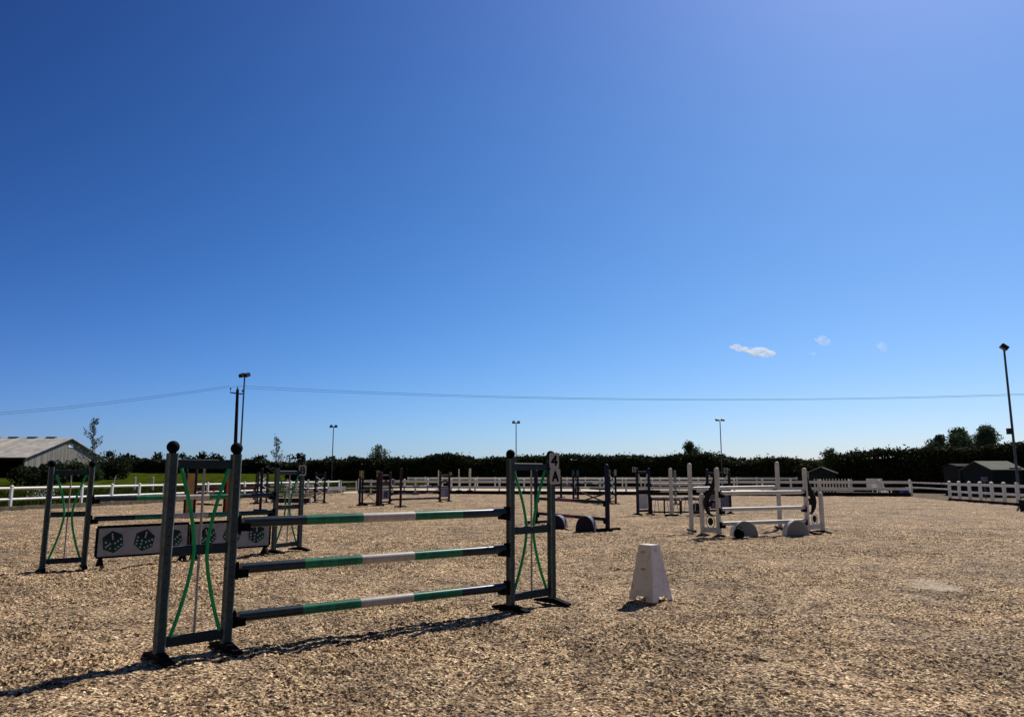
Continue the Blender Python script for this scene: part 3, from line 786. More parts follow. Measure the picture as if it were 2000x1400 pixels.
# --- rear left jump with dice fillers ---------------------------------------
v1o, v1i = G(82, 1113), G(163, 1108)
v2i, v2o = G(534, 1079), G(584, 1073)
C2 = (1.10, .77)
wc = wing(v1o, v1i, 1.64, 'leftmost slate wing with green curved rods in front of the barn', GW, cups=C2)
wd = wing(v2o, v2i, 1.64, 'slate wing with green curved rods at the right end of the dice jump', GW, cups=C2)
for z, nm in zip(C2, ('upper', 'lower')):
    pole(cup_point(wc, z + .012), cup_point(wd, z + .012), band, nm + ' green, cream and dark pole above the dice panels', 'banded poles of the dice jump', rad=.043)
sign(v2o.x + .02, v2o.y - .06, 1.60, .15, .21, R(20), 'B', 'small white sign with a black letter on top of the dice jump wing')
def dice_board(a, b, z0, z1, label, dice):
    a, b = Vector(a), Vector(b); mid = (a + b) / 2; L = (b - a).length; rz = rot_between(a, b)
    root = thing('dice_filler', mid, rz, label, 'filler board', 'grey dice filler panels')
    mb = MB(); zc = (z0 + z1) / 2; hh = z1 - z0
    mb.box((0, 0, zc), (L, .03, hh))
    for x, rot, big in dice:
        rr = hh * .40 * big
        hexo = [(x + rr * math.cos(R(60 * k + 30) + rot) * .98, zc + rr * math.sin(R(60 * k + 30) + rot)) for k in range(6)]
        mb.prism(hexo, -.0185, -.0152, 1)
        c_ = (x, zc)
        # the darker third face
        f3 = [c_, hexo[0], hexo[1], hexo[2]]
        mb.prism(f3, -.0215, -.0186, 2)
        f1 = [c_, hexo[4], hexo[5], hexo[0]]; f2 = [c_, hexo[2], hexo[3], hexo[4]]
        def pips(face, spots, rad):
            o_, u_, w_ = Vector(face[0]), Vector(face[1]) - Vector(face[0]), Vector(face[3]) - Vector(face[0])
            for (a_, b_) in spots:
                q = o_ + u_ * a_ + w_ * b_
                ov = [(q.x + rad * math.cos(k * .785), q.y + rad * math.sin(k * .785)) for k in range(8)]
                mb.prism(ov, -.0235, -.0216, 3)
        six = [(.25, .2), (.25, .5), (.25, .8), (.75, .2), (.75, .5), (.75, .8)]
        pips(f1, six, rr * .085); pips(f2, [(.3, .3), (.7, .7), (.5, .5), (.3, .7), (.7, .3)] if rot > 0 else six, rr * .085); pips(f3, [(.3, .3), (.7, .7), (.5, .5)], rr * .085)
        # edges between the faces
    mb.build('board', [boardw, dicegreen, dicedark, dicepip], root)
    mb = MB(); mb.box((0, 0, z1 + .022), (L + .03, .05, .04)); mb.box((0, 0, z0 - .016), (L + .01, .045, .03))
    for s_ in (-1, 1): mb.box((s_ * (L / 2 + .0155), 0, zc), (.03, .045, hh + .001))
    mb.build('edge_trim', black, root)
    for s_ in (-1, 1):
        mb = MB(); mb.prism([(-.17, 0), (-.12, 0), (0, z0 - .08), (.12, 0), (.17, 0), (.03, z0 - .033), (-.03, z0 - .033)], -.025, .025)
        mb.v = [(s_ * (L / 2 - .06) + y, x, z) for x, y, z in mb.v]; mb.build('leg', black, root)
d_ = (v2i - v1i).normalized(); nrm = Vector((d_.y, -d_.x, 0)) * .14
la, lb = v1i + d_ * .14 + nrm, v1i + d_ * 1.60 + nrm
dice_board(la, lb, .17, .63, 'grey panel with three green dice, left of the two under the dice jump', [(-.50, .12, 1), (0, -.2, 1.0), (.48, .3, .95)])
la, lb = v1i + d_ * 1.68 + nrm, v1i + d_ * 3.16 + nrm
dice_board(la, lb, .17, .63, 'grey panel with three green dice, right of the two under the dice jump', [(-.46, .3, .95), (0, -.4, 1.0), (.48, .0, .98)])

# --- generic far wings -------------------------------------------------------
def simple_wing(po, pi, H, label, pm, style, ballm=None, Hout=None, post=.09, panelm=None, cups=(), group='coloured wings of the far jumps', top=None, footlen=.5, lat=None):
    r = wing(G(*po), G(*pi), H, label, group, 'plain', cups, post, pm, ball=False, Hout=Hout, footlen=footlen)
    w = r.w; root = r.root; e = post / 2 + .001
    if top:
        for s_ in (-1, 1):
            mb = MB(); mb.beam((s_ * w, 0, H - .26), (s_ * w, 0, H + .045), post + .012, post + .012); mb.build('post_cap', top, root)
    if style == 'gate':
        r.bar(H - .15, .1); r.bar(H * .52, .08); r.bar(.14, .08)
        for s_ in (-1, 1):
            b = MB(); b.beam((s_ * (w - e - .03), 0, H - .2), (s_ * .06, 0, H * .56), .03, .05); b.build('diagonal_strut', lat or whitep, root)
        b = MB(); b.box((0, .012, H * .28), (max(.05, 2 * w - 2 * e - .08), .02, H * .32)); b.build('panel', panelm or whitep, root)
    elif style == 'x':
        r.bar(H * .53, .08); r.bar(.12, .08)
        b = MB(); b.beam((-w + e, .014, .18), (w - e, .014, H * .49), .05, .025); b.beam((w - e, -.014, .18), (-w + e, -.014, H * .49), .05, .025); b.build('cross_brace', navy, root)
    elif style == 'lattice':
        r.bar(H * .93, .06); r.bar(.12, .06)
        b = MB(); n = 4
        for k in range(n):
            z0, z1 = .18 + (H * .85 - .18) * k / n, .18 + (H * .85 - .18) * (k + 1) / n
            b.beam((-w + e, .012, z0), (w - e, .012, z1), .022, .04); b.beam((w - e, -.012, z0), (-w + e, -.012, z1), .022, .04)
        b.build('lattice', lat or lilac, root)
    elif style == 'panel':
        r.bar(H * .9, .08); r.bar(H * .5, .07); r.bar(.12, .08)
        b = MB(); pw = max(.06, 2 * w - 2 * e - .02)
        b.box((0, 0, H * .31), (pw, .025, H * .30)); b.box((0, -.0155, H * .31), (pw * .45, .006, H * .2), 1); b.build('panel', [lilac, purple], root)
        b = MB(); ht = H * .7
        b.prism([(-pw / 2, ht - .16), (0, ht - .02), (pw / 2, ht - .16), (pw / 2, ht - .02), (.05, ht + .06), (pw / 2, ht + .14), (0, ht + .1), (-pw / 2, ht + .14), (-.05, ht + .06), (-pw / 2, ht - .02)], -.012, .012)
        b.build('fretwork', lat or maroon, root)
    return r
def uprights(px, py, H, m, label, group, r_=.05, foot=True, lean=0, name='jump_stand', cat='jump stand', top=None):
    g = G(px, py); root = thing(name, g, R(20), label, cat, group)
    mb = MB(); mb.beam((0, 0, .05), (lean, 0, H), r_ * 2, r_ * 2); mb.ball((lean, 0, H), r_, 0, .6)
    mb.build('post', m, root)
    if top:
        mb = MB(); mb.beam((lean, 0, H - .35), (lean, 0, H + .04), r_ * 2.1, r_ * 2.1); mb.build('post_cap', top, root)
    if foot:
        mb = MB(); mb.beam((-.28, 0, .03), (.28, 0, .03), .08, .06); mb.beam((0, -.28, .026), (0, .28, .026), .07, .05); mb.build('foot', black, root)
    return root

# J3: orange and tan skinny jump behind the front left wing
def plank_stand(px, py, H, boardm, label, dx=.17):
    g = G(px, py); root = thing('jump_stand', g, R(8), label, 'jump stand', 'orange and tan stands')
    for s_ in (-1, 1):
        mb = MB(); mb.beam((s_ * dx, 0, .04), (s_ * dx, 0, H), .075, .075); mb.ball((s_ * dx, 0, H), .045, 0, .8); mb.build('post', blackw, root)
    mb = MB(); mb.box((0, 0, H * .5), (2 * dx - .08, .05, H * .86)); mb.build('board', boardm, root)
    mb = MB(); mb.beam((0, -.3, .03), (0, .3, .03), .1, .06); mb.build('foot', black, root)
    return g
ga = plank_stand(369, 1009, 1.66, tan, 'tan planked stand with black posts seen through the nearest wing')
gb = plank_stand(447, 1007, 1.64, orange, 'bright orange planked stand with black posts behind the front left wing', .19)
pole(Vector((ga.x + .26, ga.y, .46)), Vector((gb.x - .28, gb.y, .40)), [orange, blackw, orange, blackw], 'thin orange and black pole between the tan and orange stands', rad=.04)
pole(Vector((ga.x + .26, ga.y, .86)), Vector((gb.x - .28, gb.y, .86)), [maroon, orange, maroon], 'dull maroon pole high between the tan and orange stands', rad=.035)
# maroon pole trestle further back
def trestle(pxa, pxb, py, Y, label):
    a, b = P(pxa, py, Y), P(pxb, py, Y); mid = (a + b) / 2
    root = thing('low_rail', (mid.x, Y, 0), 0, label, 'low rail'); L = (b - a).length
    mb = MB(); mb.tube([(-L / 2, 0, a.z), (L / 2, 0, a.z)], .075, 10); mb.build('rail', plum, root)
    for k in range(5):
        mb = MB(); x = -L / 2 + .3 + (L - .6) * k / 4; mb.beam((x, 0, -.05), (x, 0, a.z - .075), .09, .09); mb.build('leg', plum, root)
trestle(378, 506, 953, 46, 'low plum red rail on short legs inside the left fence')

# J4: purple and white jump
wA = simple_wing((502, 982), (520, 981), 1.62, 'purple wing with white lattice, left end of the purple and white jump', purple, 'lattice', cups=(.7, .3), lat=whitep)
wB = simple_wing((633, 982), (615, 981), 1.62, 'purple wing with white lattice, right end of the purple and white jump', purple, 'lattice', cups=(.7, .3), lat=whitep)
for z, c, nm in ((.72, [cream, purple, cream, purple, cream, purple, cream], 'upper white and purple striped'), (.32, [cream, plum, cream, cream, plum, cream], 'lower cream and plum')):
    pole(cup_point(wA, z), cup_point(wB, z), c, nm + ' pole seen behind the dice jump wing')
def planks(a, b, z0, z1, m1, m2, label, name='filler_plank', group='plank fillers of the far jumps', ends=True):
    a, b = Vector(a), Vector(b); mid = (a + b) / 2; L = (b - a).length
    root = thing(name, mid, rot_between(a, b), label, 'filler', group)
    mb = MB(); mb.box((0, 0, (z0 + z1) / 2), (L, .04, z1 - z0)); mb.build('board', m1, root)
    for s_ in (-1, 1):
        mb = MB(); mb.box((s_ * (L / 2 + .045), 0, (z0 + z1) / 2), (.09, .07, z1 - z0 + .05)); mb.build('end_block', m2, root)
        mb = MB(); mb.beam((s_ * (L / 2 - .2), -.2, .03), (s_ * (L / 2 - .2), .2, .03), .06, .06); mb.beam((s_ * (L / 2 - .2), 0, .05), (s_ * (L / 2 - .2), 0, z0), .05, .05); mb.build('leg', m1, root)
planks(G(532, 984), G(604, 984), .06, .30, purple, whitep, 'dark purple filler plank with white ends lying under the purple jump')
uprights(508, 997, 1.75, blackw, 'thick black upright stand left of the dice jump wing', 'single jump stands', .055)
uprights(498, 984, 1.55, blackw, 'thin black upright behind the thick black stand', 'single jump stands', .035)

# J5: cluster of maroon, purple and navy jumps
wE = simple_wing((702, 988), (736, 988), 1.66, 'navy wing with crossed brace and yellowish tops, left of the centre jumps', navy, 'x', top=yellow, post=.1)
uprights(707, 987, 1.66, purple, 'purple upright touching the navy crossed wing', 'single jump stands', .045, top=yellow)
uprights(739, 988, 1.62, maroon, 'maroon upright at the right side of the navy crossed wing', 'single jump stands', .055)
uprights(782, 990, 1.78, maroon, 'tall maroon upright standing alone before the striped poles', 'single jump stands', .05)
wF = simple_wing((744, 985), (761, 984), 1.62, 'maroon wing with pale lilac panel, left end of the centre jump', maroon, 'panel', cups=(.85, .5, .2), post=.1)
wG = simple_wing((877, 979), (859, 980), 1.62, 'dark teal footed wing with pale panel, right end of the centre jump', maroon, 'panel', cups=(.85, .5, .2), post=.1)
for z, c, nm in ((.87, [lilac, purple, lilac, purple, lilac, purple, lilac], 'top lilac and purple striped'),
                 (.52, [blackw, lilac, maroon, lilac, purple, lilac, blackw], 'middle black and lilac striped'),
                 (.22, [maroon, darkteal, teal, darkteal, maroon, darkteal], 'bottom dark teal')):
    pole(cup_point(wF, z), cup_point(wG, z), c, nm + ' pole of the centre jump', rad=.05)
sign(G(880, 979).x, G(880, 979).y - .1, 1.55, .14, .18, 0, '3', 'tiny white number sign beside the right wing of the centre jump')
sign(G(767, 985).x, G(767, 985).y - .1, 1.12, .22, .3, R(35), '5', 'pale number board tilted beside the lilac panel wing')
uprights(896, 958, 2.0, cream, 'thin cream upright beyond the back fence, left of a pair', 'cream uprights beyond the fence', .05)
uprights(917.5, 958, 2.0, cream, 'thicker cream upright beyond the back fence, right of a pair', 'cream uprights beyond the fence', .09)
uprights(856, 957, 1.9, cream, 'faint cream upright directly behind the centre jump wing', 'cream uprights beyond the fence', .05)
# white posts near the centre cluster (second pole stands)
uprights(724, 966, 1.1, whitep, 'short white stand seen through the navy crossed wing', 'short white stands', .06)
uprights(766, 966, 1.15, whitep, 'short white stand left of the maroon upright', 'short white stands', .06)
uprights(811, 966, 1.15, whitep, 'short white stand seen above the striped poles', 'short white stands', .06)

uprights(560, 967, 1.1, whitep, 'short white stand seen left of centre in the rear green wing', 'short white stands', .07)
uprights(579, 968, 1.15, whitep, 'short white stand seen right of centre in the rear green wing', 'short white stands', .07)
uprights(601, 967, 1.1, whitep, 'short white stand just right of the rear green wing', 'short white stands', .07)
for py_, nm_ in ((948, 'upper'), (957, 'lower')):
    pole(P(528, py_, 54), P(612, py_, 54), [whitep, lilac, whitep, whitep, lilac, whitep], nm_ + ' white and lilac pole across the short white stands', rad=.06)
uprights(522, 966, 1.5, navy, 'navy upright at the left end of the white and lilac poles', 'single jump stands', .06)
uprights(618, 966, 1.5, navy, 'navy upright at the right end of the white and lilac poles', 'single jump stands', .06)
planks(G(642, 967), G(672, 966), .35, .62, whitep, whitep, 'white filler plank near the far left corner gate')
uprights(1096, 972, 1.35, blackw, 'black upright seen just right of the 4 and A wing', 'single jump stands', .06)
pole(G(1098, 972) + Vector((0, 0, .85)), G(1117, 977) + Vector((0, 0, .85)), [blackw, navy], 'short dark pole right of the 4 and A wing', rad=.07)

# J6: purple single rail jump with half moons
def moon(px0, px1, py, h, m, label, group, thick=.2, flat=.0, rz=None):
    a, b = G(px0, py), G(px1, py); mid = (a + b) / 2; r_ = (b - a).length / 2
    root = thing('half_moon_filler', mid, rz if rz is not None else 0, label, 'half moon filler', group)
    out = [(r_ * math.cos(t), h * (math.sin(t) ** (.85)) ) for t in [math.pi * k / 22 for k in range(23)]]
    mb = MB(); mb.prism(out, -thick / 2, thick / 2); mb.build('face', m, root)
    mb = MB(); o2 = [(x * 1.04, z * 1.035 + .001) for x, z in out]; i2 = [(x * .985, z * .985) for x, z in out][::-1]
    for k in range(22):
        q = [out[k], out[k + 1], o2[k + 1], o2[k]]
        vs = [(x, -thick / 2 - .01, z) for x, z in q] + [(x, thick / 2 + .01, z) for x, z in q]
        mb.add(vs, [(0, 3, 2, 1), (4, 5, 6, 7), (0, 1, 5, 4), (1, 2, 6, 5), (2, 3, 7, 6), (3, 0, 4, 7)])
    mb.build('rim', whitep if m in (moongrey,) else (lilac if m is purple else m), root)  # paler rim colour paints in the sunlit edge of the filler
    return root
g1, g2 = G(1047, 1021), G(1187, 1036)
def stand6(g, lab, H, sgn):
    root = thing('jump_stand', g, R(-58), lab, 'jump stand', 'stands of the purple jump')
    mb = MB(); mb.beam((0, 0, .05), (-.0, 0, H), .10, .10); mb.ball((0, 0, H), .055, 0, .8); mb.build('post', purple, root)
    mb = MB(); mb.beam((0, -.42, .035), (0, .42, .035), .09, .07); mb.beam((-.2, 0, .03), (.2, 0, .03), .07, .05); mb.build('foot', black, root)
    for z in (.74, .28):
        mb = MB(); mb.box((-sgn * .09, 0, z - .05), (.09, .08, .1)); mb.build('pole_cup', black, root)
stand6(g1, 'dark purple stand behind the 4 and A wing', 1.62, -1); stand6(g2, 'tall dark purple stand at the right end of the plum pole jump', 1.76, 1)
for z, nm in ((.76, 'upper'), (.30, 'lower')):
    pole(g1 + Vector((.06, -.06, z)), g2 + Vector((-.06, .06, z)), [blackw, plum, plum, blackw, blackw], nm + ' plum and black pole of the purple jump', rad=.048)
moon(1070, 1106, 1031, .36, purple, 'dark purple half moon filler partly hidden by the 4 and A wing', 'purple half moons', rz=R(-20), thick=.3)
moon(1127, 1163, 1037, .40, purple, 'dark purple half moon filler in full view under the plum poles', 'purple half moons', rz=R(-20), thick=.3)

# J7: teal jump beyond
wH = simple_wing((1120, 976), (1129, 976), 1.72, 'teal and navy wing at the left end of the far teal jump', navy, 'panel', cups=(.95, .62), top=teal, post=.12, lat=teal)
wI = simple_wing((1203, 984), (1191, 983), 1.72, 'teal lattice wing just right of the tall purple stand', blackw, 'lattice', cups=(.95, .62), lat=teal, top=paleteal, post=.09)
for z, c, nm in ((1.02, [whitep, paleteal, teal, whitep, paleteal, teal], 'upper white and teal'), (.72, [whitep, whitep, blackw, blackw, blackw], 'lower white and black')):
    pole(cup_point(wH, z), cup_point(wI, z), c, nm + ' pole of the far teal jump', rad=.05)
def xframe(pa, pb, h, m, label):
    a, b = G(*pa), G(*pb); mid = (a + b) / 2; L = (b - a).length / 2
    root = thing('cross_filler', mid, rot_between(a, b), label, 'cross filler')
    mb = MB(); mb.beam((-L, .02, .08), (L, .02, h), .05, .07); mb.beam((-L, -.02, h), (L, -.02, .08), .05, .07); mb.build('cross', m, root)
    mb = MB(); mb.beam((-L, 0, .05), (L, 0, .05), .09, .08); mb.build('base', m, root)
xframe((1136, 981), (1184, 984), .55, blackw, 'black crossed filler low under the far teal jump')

# J8: navy and white gate jump
wJ = simple_wing((1246, 1005), (1269, 1004), 1.74, 'navy gate shaped wing with white struts, left end of the gate jump', navy, 'gate', cups=(1.12, .86, .6), panelm=whitep)
wK = simple_wing((1427, 1003), (1384, 1004), 1.70, 'navy and pale wing half hidden behind the left wing of the white jump', navy, 'gate', cups=(1.12, .86, .6), panelm=lilac)
sign(G(1240, 1005).x, G(1240, 1005).y - .08, 1.70, .14, .19, 0, '6', 'tiny white number sign on the left post of the gate jump')
sign(G(1420, 1003).x, G(1420, 1003).y - .1, 1.66, .16, .22, 0, '6', 'tiny pale number sign beside the right post of the gate jump')
for z, c, nm in ((1.14, [whitep, whitep, whitep, whitep, whitep], 'top plain white'), (.88, [blackw, whitep, lilac, whitep, blackw, whitep], 'middle white and black'), (.62, [whitep, cream, whitep, lilac, whitep], 'lower cream and white')):
    pole(cup_point(wJ, z), cup_point(wK, z), c, nm + ' pole of the navy gate jump', rad=.047)
def gate(pa, pb, z0, z1, label, nb=6):
    a, b = G(*pa), G(*pb); mid = (a + b) / 2; L = (b - a).length / 2
    root = thing('gate_filler', mid, rot_between(a, b), label, 'gate filler', 'navy gate fillers')
    mb = MB()
    mb.beam((-L, 0, z0), (L, 0, z0), .05, .06); mb.beam((-L, 0, z1), (L, 0, z1), .05, .06)
    for x in (-L, -L * .1, L): mb.beam((x, 0, .02), (x, 0, z1 - .031), .055, .055)
    mb.build('frame', navy, root)
    mb = MB()
    for k in range(nb):
        x = -L + (k + .6) * 2 * L / nb; mb.beam((x, .0, z0 + .031), (x + .05 * (-1) ** k, .0, z1 - .031), .025, .02)
    mb.build('bars', whitep, root)
gate((1273, 1004), (1329, 1005), .09, .56, 'navy gate filler with thin white bars next to the navy wing')
gate((1331, 1004), (1372, 1004), .09, .56, 'shorter navy gate filler behind the left post of the white jump', 4)
moon(1349, 1373, 1003, .40, navy, 'small navy half moon filler behind the white jump', 'navy half moon')
w_ = uprights(1312, 1007, 1.72, whitep, 'white round topped upright in front of the navy gate filler', 'white uprights', .055, foot=True)
uprights(1320, 985, 1.68, paleteal, 'pale teal upright behind the white round topped one', 'white uprights', .05)

# J9: white spread jump
GWH = 'white wings with black scrolls'
def scroll_wing(outer, inner, label):
    r = wing(G(*outer), G(*inner), 1.66, label, GWH, 'plain', (1.02, .62, .28), .10, whitep, ball=False, Hout=1.02, extra=None, footm=blackw)
    w = r.w; root = r.root
    mb = MB(); mb.box((0, 0, .16), (2 * w - .105, .04, .13)); mb.build('bottom_board', whitep, root)
    pts = [(w - .06, 1.50), (w - .10, 1.30), (w - .17, 1.12), (w - .28, .97), (w - .33, .82), (w - .31, .66), (w - .25, .55), (w - .15, .5)]
    mb = MB(); k = []
    for i in range(len(pts) - 1):
        for s_ in range(3): f = s_ / 3; k.append(((pts[i][0] * (1 - f) + pts[i + 1][0] * f), -.0, pts[i][1] * (1 - f) + pts[i + 1][1] * f))
    k.append((pts[-1][0], 0, pts[-1][1])); n = len(k)
    mb.tube(k, [.03 + .045 * math.sin(math.pi * min(1, i / n * 1.15)) for i in range(n)], 8)
    mb.build('black_scroll', blackw, root)
    mb = MB(); q = [(w - .12 + .09 * math.cos(a), 0, .76 + .1 * math.sin(a)) for a in [R(200 - k_ * 26) for k_ in range(11)]]
    mb.tube(q, [    .058 - .0045 * i for i in range(11)], 8); mb.build('black_curl', blackw, root)
    mb = MB(); mb.ball((0, 0, .36), .075, 0, 1.3, sy=.4); mb.build('black_disc', blackw, root)
    mb = MB(); q = [(.12 * math.cos(a), 0, .36 + .155 * math.sin(a)) for a in [R(k_ * 24) for k_ in range(16)]]
    mb.tube(q, .014, 6); mb.build('white_ring', whitep, root)
    return r
wL = scroll_wing((1373, 1046), (1405, 1048), 'white wing with black scroll, left end of the white jump')
wR = scroll_wing((1607, 1039), (1578, 1041), 'white wing with black scroll, right end of the white jump')
for z, nm in ((1.06, 'top'), (.66, 'middle'), (.32, 'bottom')):
    pole(cup_point(wL, z), cup_point(wR, z), [whitep] * 4, nm + ' plain white front pole of the white jump', 'white poles of the white jump', rad=.05)
gA, gB = G(1351, 1038), G(1524, 1032)
def wstand(g, lab, H):
    root = thing('jump_stand', g, 0, lab, 'jump stand', 'white stands of the spread jump')
    mb = MB(); mb.beam((0, 0, .04), (0, 0, H), .10, .10); mb.ball((0, 0, H), .055, 0, .7); mb.build('post', whitep, root)
    mb = MB(); mb.beam((0, -.35, .03), (0, .35, .03), .09, .06); mb.build('foot', blackw, root)
    mb = MB(); sg = 1 if g.x < gA.x + .5 else -1; mb.box((sg * .1, 0, 1.06), (.1, .08, .09)); mb.build('pole_cup', black, root)
wstand(gA, 'rear white stand at the far left of the white spread jump', 1.78); wstand(gB, 'rear white stand seen between the poles near the right of the white jump', 1.84)
pole(gA + Vector((.08, 0, 1.14)), gB + Vector((-.08, 0, 1.16)), [whitep] * 4, 'rear white pole of the white spread jump', 'white poles of the white jump', rad=.05)
moon(1429, 1477, 1047, .36, moongrey, 'pale grey half moon filler with a black bag in front of it', 'pale half moons', thick=.22, rz=R(6))
moon(1532, 1577, 1046, .37, moongrey, 'pale grey half moon filler at the right under the white jump', 'pale half moons', thick=.22, rz=R(6))
sign(G(1577, 1040).x + .03, G(1577, 1040).y - .07, 1.50, .13, .2, 0, '7', 'white number sign on the right tall post of the white jump')
def blob():  # dark round form on the sand, topped by a thin loop
    g = G(1444, 1052); root = thing('black_blob', g, 0, 'small black round bag on the sand before the left pale half moon', 'blob')
    mb = MB(); mb.ball((0, 0, .12), .135, 0, .95, sx=.95, sy=.8); mb.build('body', black, root)
    mb = MB(); mb.tube([(-.05, 0, .22), (-.06, 0, .27), (0, 0, .30), (.06, 0, .27), (.05, 0, .22)], .012, 6); mb.build('top_loop', black, root)
blob()

# --- white plastic block ------------------------------------------------------
def block():
    fc = G(1276, 1177); ang = R(44)
    root = thing('jump_block', fc, ang, 'white tapered plastic block with a handle slot standing alone on the sand', 'jump block')
    # local x runs along the right face, local y along the left face; front corner at origin
    A, B, H = .40, .36, .655
    tx0, tx1, ty0, ty1 = .105, .27, .085, .265
    def pt(u, v, z):   # u,v in 0..1, tapering
        f = z / H
        x0, x1 = tx0 * f, A + (tx1 - A) * f; y0, y1 = ty0 * f, B + (ty1 - B) * f
        return (x0 + (x1 - x0) * u, y0 + (y1 - y0) * v, z)
    mb = MB()
    # left face (u = 0) with slot
    sv0, sv1, sz0, sz1 = .36, .78, .555, .60
    def quad(f, a0, a1, z0, z1, inn=False):
        q = [f(a0, z0), f(a1, z0), f(a1, z1), f(a0, z1)]
        mb.add(q, [(0, 1, 2, 3)])
    fl = lambda v, z: pt(0, v, z); fr = lambda u, z: pt(u, 0, z); fb = lambda v, z: pt(1, v, z); fk = lambda u, z: pt(u, 1, z)
    for f, (sv0, sv1, sz0, sz1) in ((fl, (.36, .78, .55, .595)), (fb, (.3, .97, .44, .60))):
        quad(f, 0, 1, .055, sz0); quad(f, 0, sv0, sz0, sz1); quad(f, sv1, 1, sz0, sz1); quad(f, 0, 1, sz1, H)
        mb.add([f(0, 0), f(.24, 0), f(.3, .055), f(0, .055)], [(0, 1, 2, 3)]); mb.add([f(.76, 0), f(1, 0), f(1, .055), f(.7, .055)], [(0, 1, 2, 3)])
    for f in (fr, fk):
        quad(f, 0, 1, .055, H)
        mb.add([f(0, 0), f(.24, 0), f(.3, .055), f(0, .055)], [(0, 1, 2, 3)]); mb.add([f(.76, 0), f(1, 0), f(1, .055), f(.7, .055)], [(0, 1, 2, 3)])
    mb.add([pt(0, 0, H), pt(1, 0, H), pt(1, 1, H), pt(0, 1, H)], [(0, 1, 2, 3)])
    o = mb.build('body', blockw, root)
    sm = o.modifiers.new('thick', 'SOLIDIFY'); sm.thickness = .008; sm.offset = 0
    mb = MB()
    sv0, sv1, sz0, sz1 = .36, .78, .55, .595
    for f in (fl,):
        for a, b_ in (((sv0, sz0), (sv1, sz0)), ((sv1, sz0), (sv1, sz1)), ((sv1, sz1), (sv0, sz1)), ((sv0, sz1), (sv0, sz0))):
            mb.tube([f(*a), f(*b_)], .005, 6)
    mb.build('handle_rim', blockw, root)
    # flared rear foot catching the sun
    mb = MB(); mb.add([(A + .0, .0, 0), (A + .12, .06, 0), (A + .0, .12, 0), (A - .015, .05, .13)], [(0, 1, 3), (1, 2, 3), (2, 0, 3), (0, 2, 1)]); mb.build('foot', blockw, root)
    mb = MB(); m_ = pt(0, .5, .36)
    for k in range(5):
        q = pt(0, .62 - k * .055, .365 - .006 * (k % 3)); q2 = pt(0, .60 - k * .055, .385)
        mb.tube([(q[0] - .006, q[1], q[2]), (q2[0] - .006, q2[1], q2[2])], .003, 5)
    mb.build('embossed_mark', mat('embossed_grey', (.12, .12, .11), .6), root)
block()

# ------------------------------------------------------------ fences
def fence(name, pts, spacing, H, label, group='white post and rail fences', rails=((.97, .13), (.52, .13)), kickh=.16, kickm=kick, pw=.12, m=white, kickside=-1, cat='fence', railw=.045):
    pts = [Vector((p[0], p[1], 0)) for p in pts]
    root = thing(name, pts[0], 0, label, cat, group)
    o = pts[0]
    mb = MB(); mb.beam((0, 0, -.1), (0, 0, H - .05), pw, pw, ch=.08); mb.beam((0, 0, H - .05), (0, 0, H - .025), pw + .025, pw + .025, ch=.1)
    mb.add([(-pw / 2, -pw / 2, H - .0249), (pw / 2, -pw / 2, H - .0249), (pw / 2, pw / 2, H - .0249), (-pw / 2, pw / 2, H - .0249), (0, 0, H + .02)], [(0, 1, 4), (1, 2, 4), (2, 3, 4), (3, 0, 4)])
    pd = mb.data('post', m)
    for a, b in zip(pts[:-1], pts[1:]):
        L = (b - a).length; n = max(1, round(L / spacing)); rz = rot_between(a, b)
        for k in range(n + (1 if b is pts[-1] else 0)):
            q = a.lerp(b, k / n); link('post', pd, root, q - o, rz)
    for z, h in rails:
        for a, b in zip(pts[:-1], pts[1:]):
            mb = MB(); d = (b - a).normalized(); nn = Vector((d.y, -d.x, 0)) * 0.0
            mb.beam(a - o + Vector((0, 0, z)) + nn, b - o + Vector((0, 0, z)) + nn, railw, h, ch=.2 if railw < .06 else .46); mb.build('rail', m, root)
    if kickh:
        for a, b in zip(pts[:-1], pts[1:]):
            mb = MB(); d = (b - a).normalized(); nn = Vector((d.y, -d.x, 0)) * (pw / 2 + .03) * -kickside
            mb.beam(a - o + Vector((0, 0, kickh / 2 - .03)) + nn, b - o + Vector((0, 0, kickh / 2 - .03)) + nn, .04, kickh, ch=.1); mb.build('kickboard', kickm, root)
    return root
fence('post_and_rail_fence', [(-25.6, 15.6), (-14.3, 62.0)], 1.92, 1.05, 'white post and rail fence along the left side before the grass', rails=((.93, .10), (.46, .10)), kickm=sleeper, kickh=.2, pw=.11, railw=.09)
fence('post_and_rail_fence', [(-12.6, 61.7), (28.0, 52.8)], 1.95, 1.15, 'white post and rail fence across the back of the arena', rails=((.96, .19), (.50, .19)), kickh=.27)
fence('post_and_rail_fence', [(-12.5, 90), (40, 82)], 2.1, 1.2, 'farther white fence beyond the pale strip, before the hedge', rails=((1.06, .2), (.62, .2)), kickh=0)
fence('post_and_rail_fence', [(26.35, 45.2), (25.3, 37.6), (23.4, 20.0)], 1.25, 1.12, 'white close spaced fence along the right side by the shed', rails=((.93, .13), (.50, .12)), kickh=.14, pw=.14)
def gate_f(a, b, label, H=1.0, bars=(.9, .35)):
    a, b = Vector((*a, 0)), Vector((*b, 0)); L = (b - a).length
    root = thing('field_gate', a, rot_between(a, b), label, 'gate', 'white gates')
    mb = MB()
    for z in bars: mb.beam((.08, 0, z), (L - .08, 0, z), .05, .09)
    for x in (.1, L - .1): mb.beam((x, 0, .12), (x, 0, H), .055, .07)
    mb.build('frame', white, root)
    mb = MB(); mb.tube([(L * .85, -.04, .75), (L * .85, -.04, 1.05)], .02, 8); mb.build('latch', metal, root)
gate_f((28.0, 52.6), (26.45, 45.4), 'white gate closing the gap between the back and right fences', 1.05, (.95, .62))
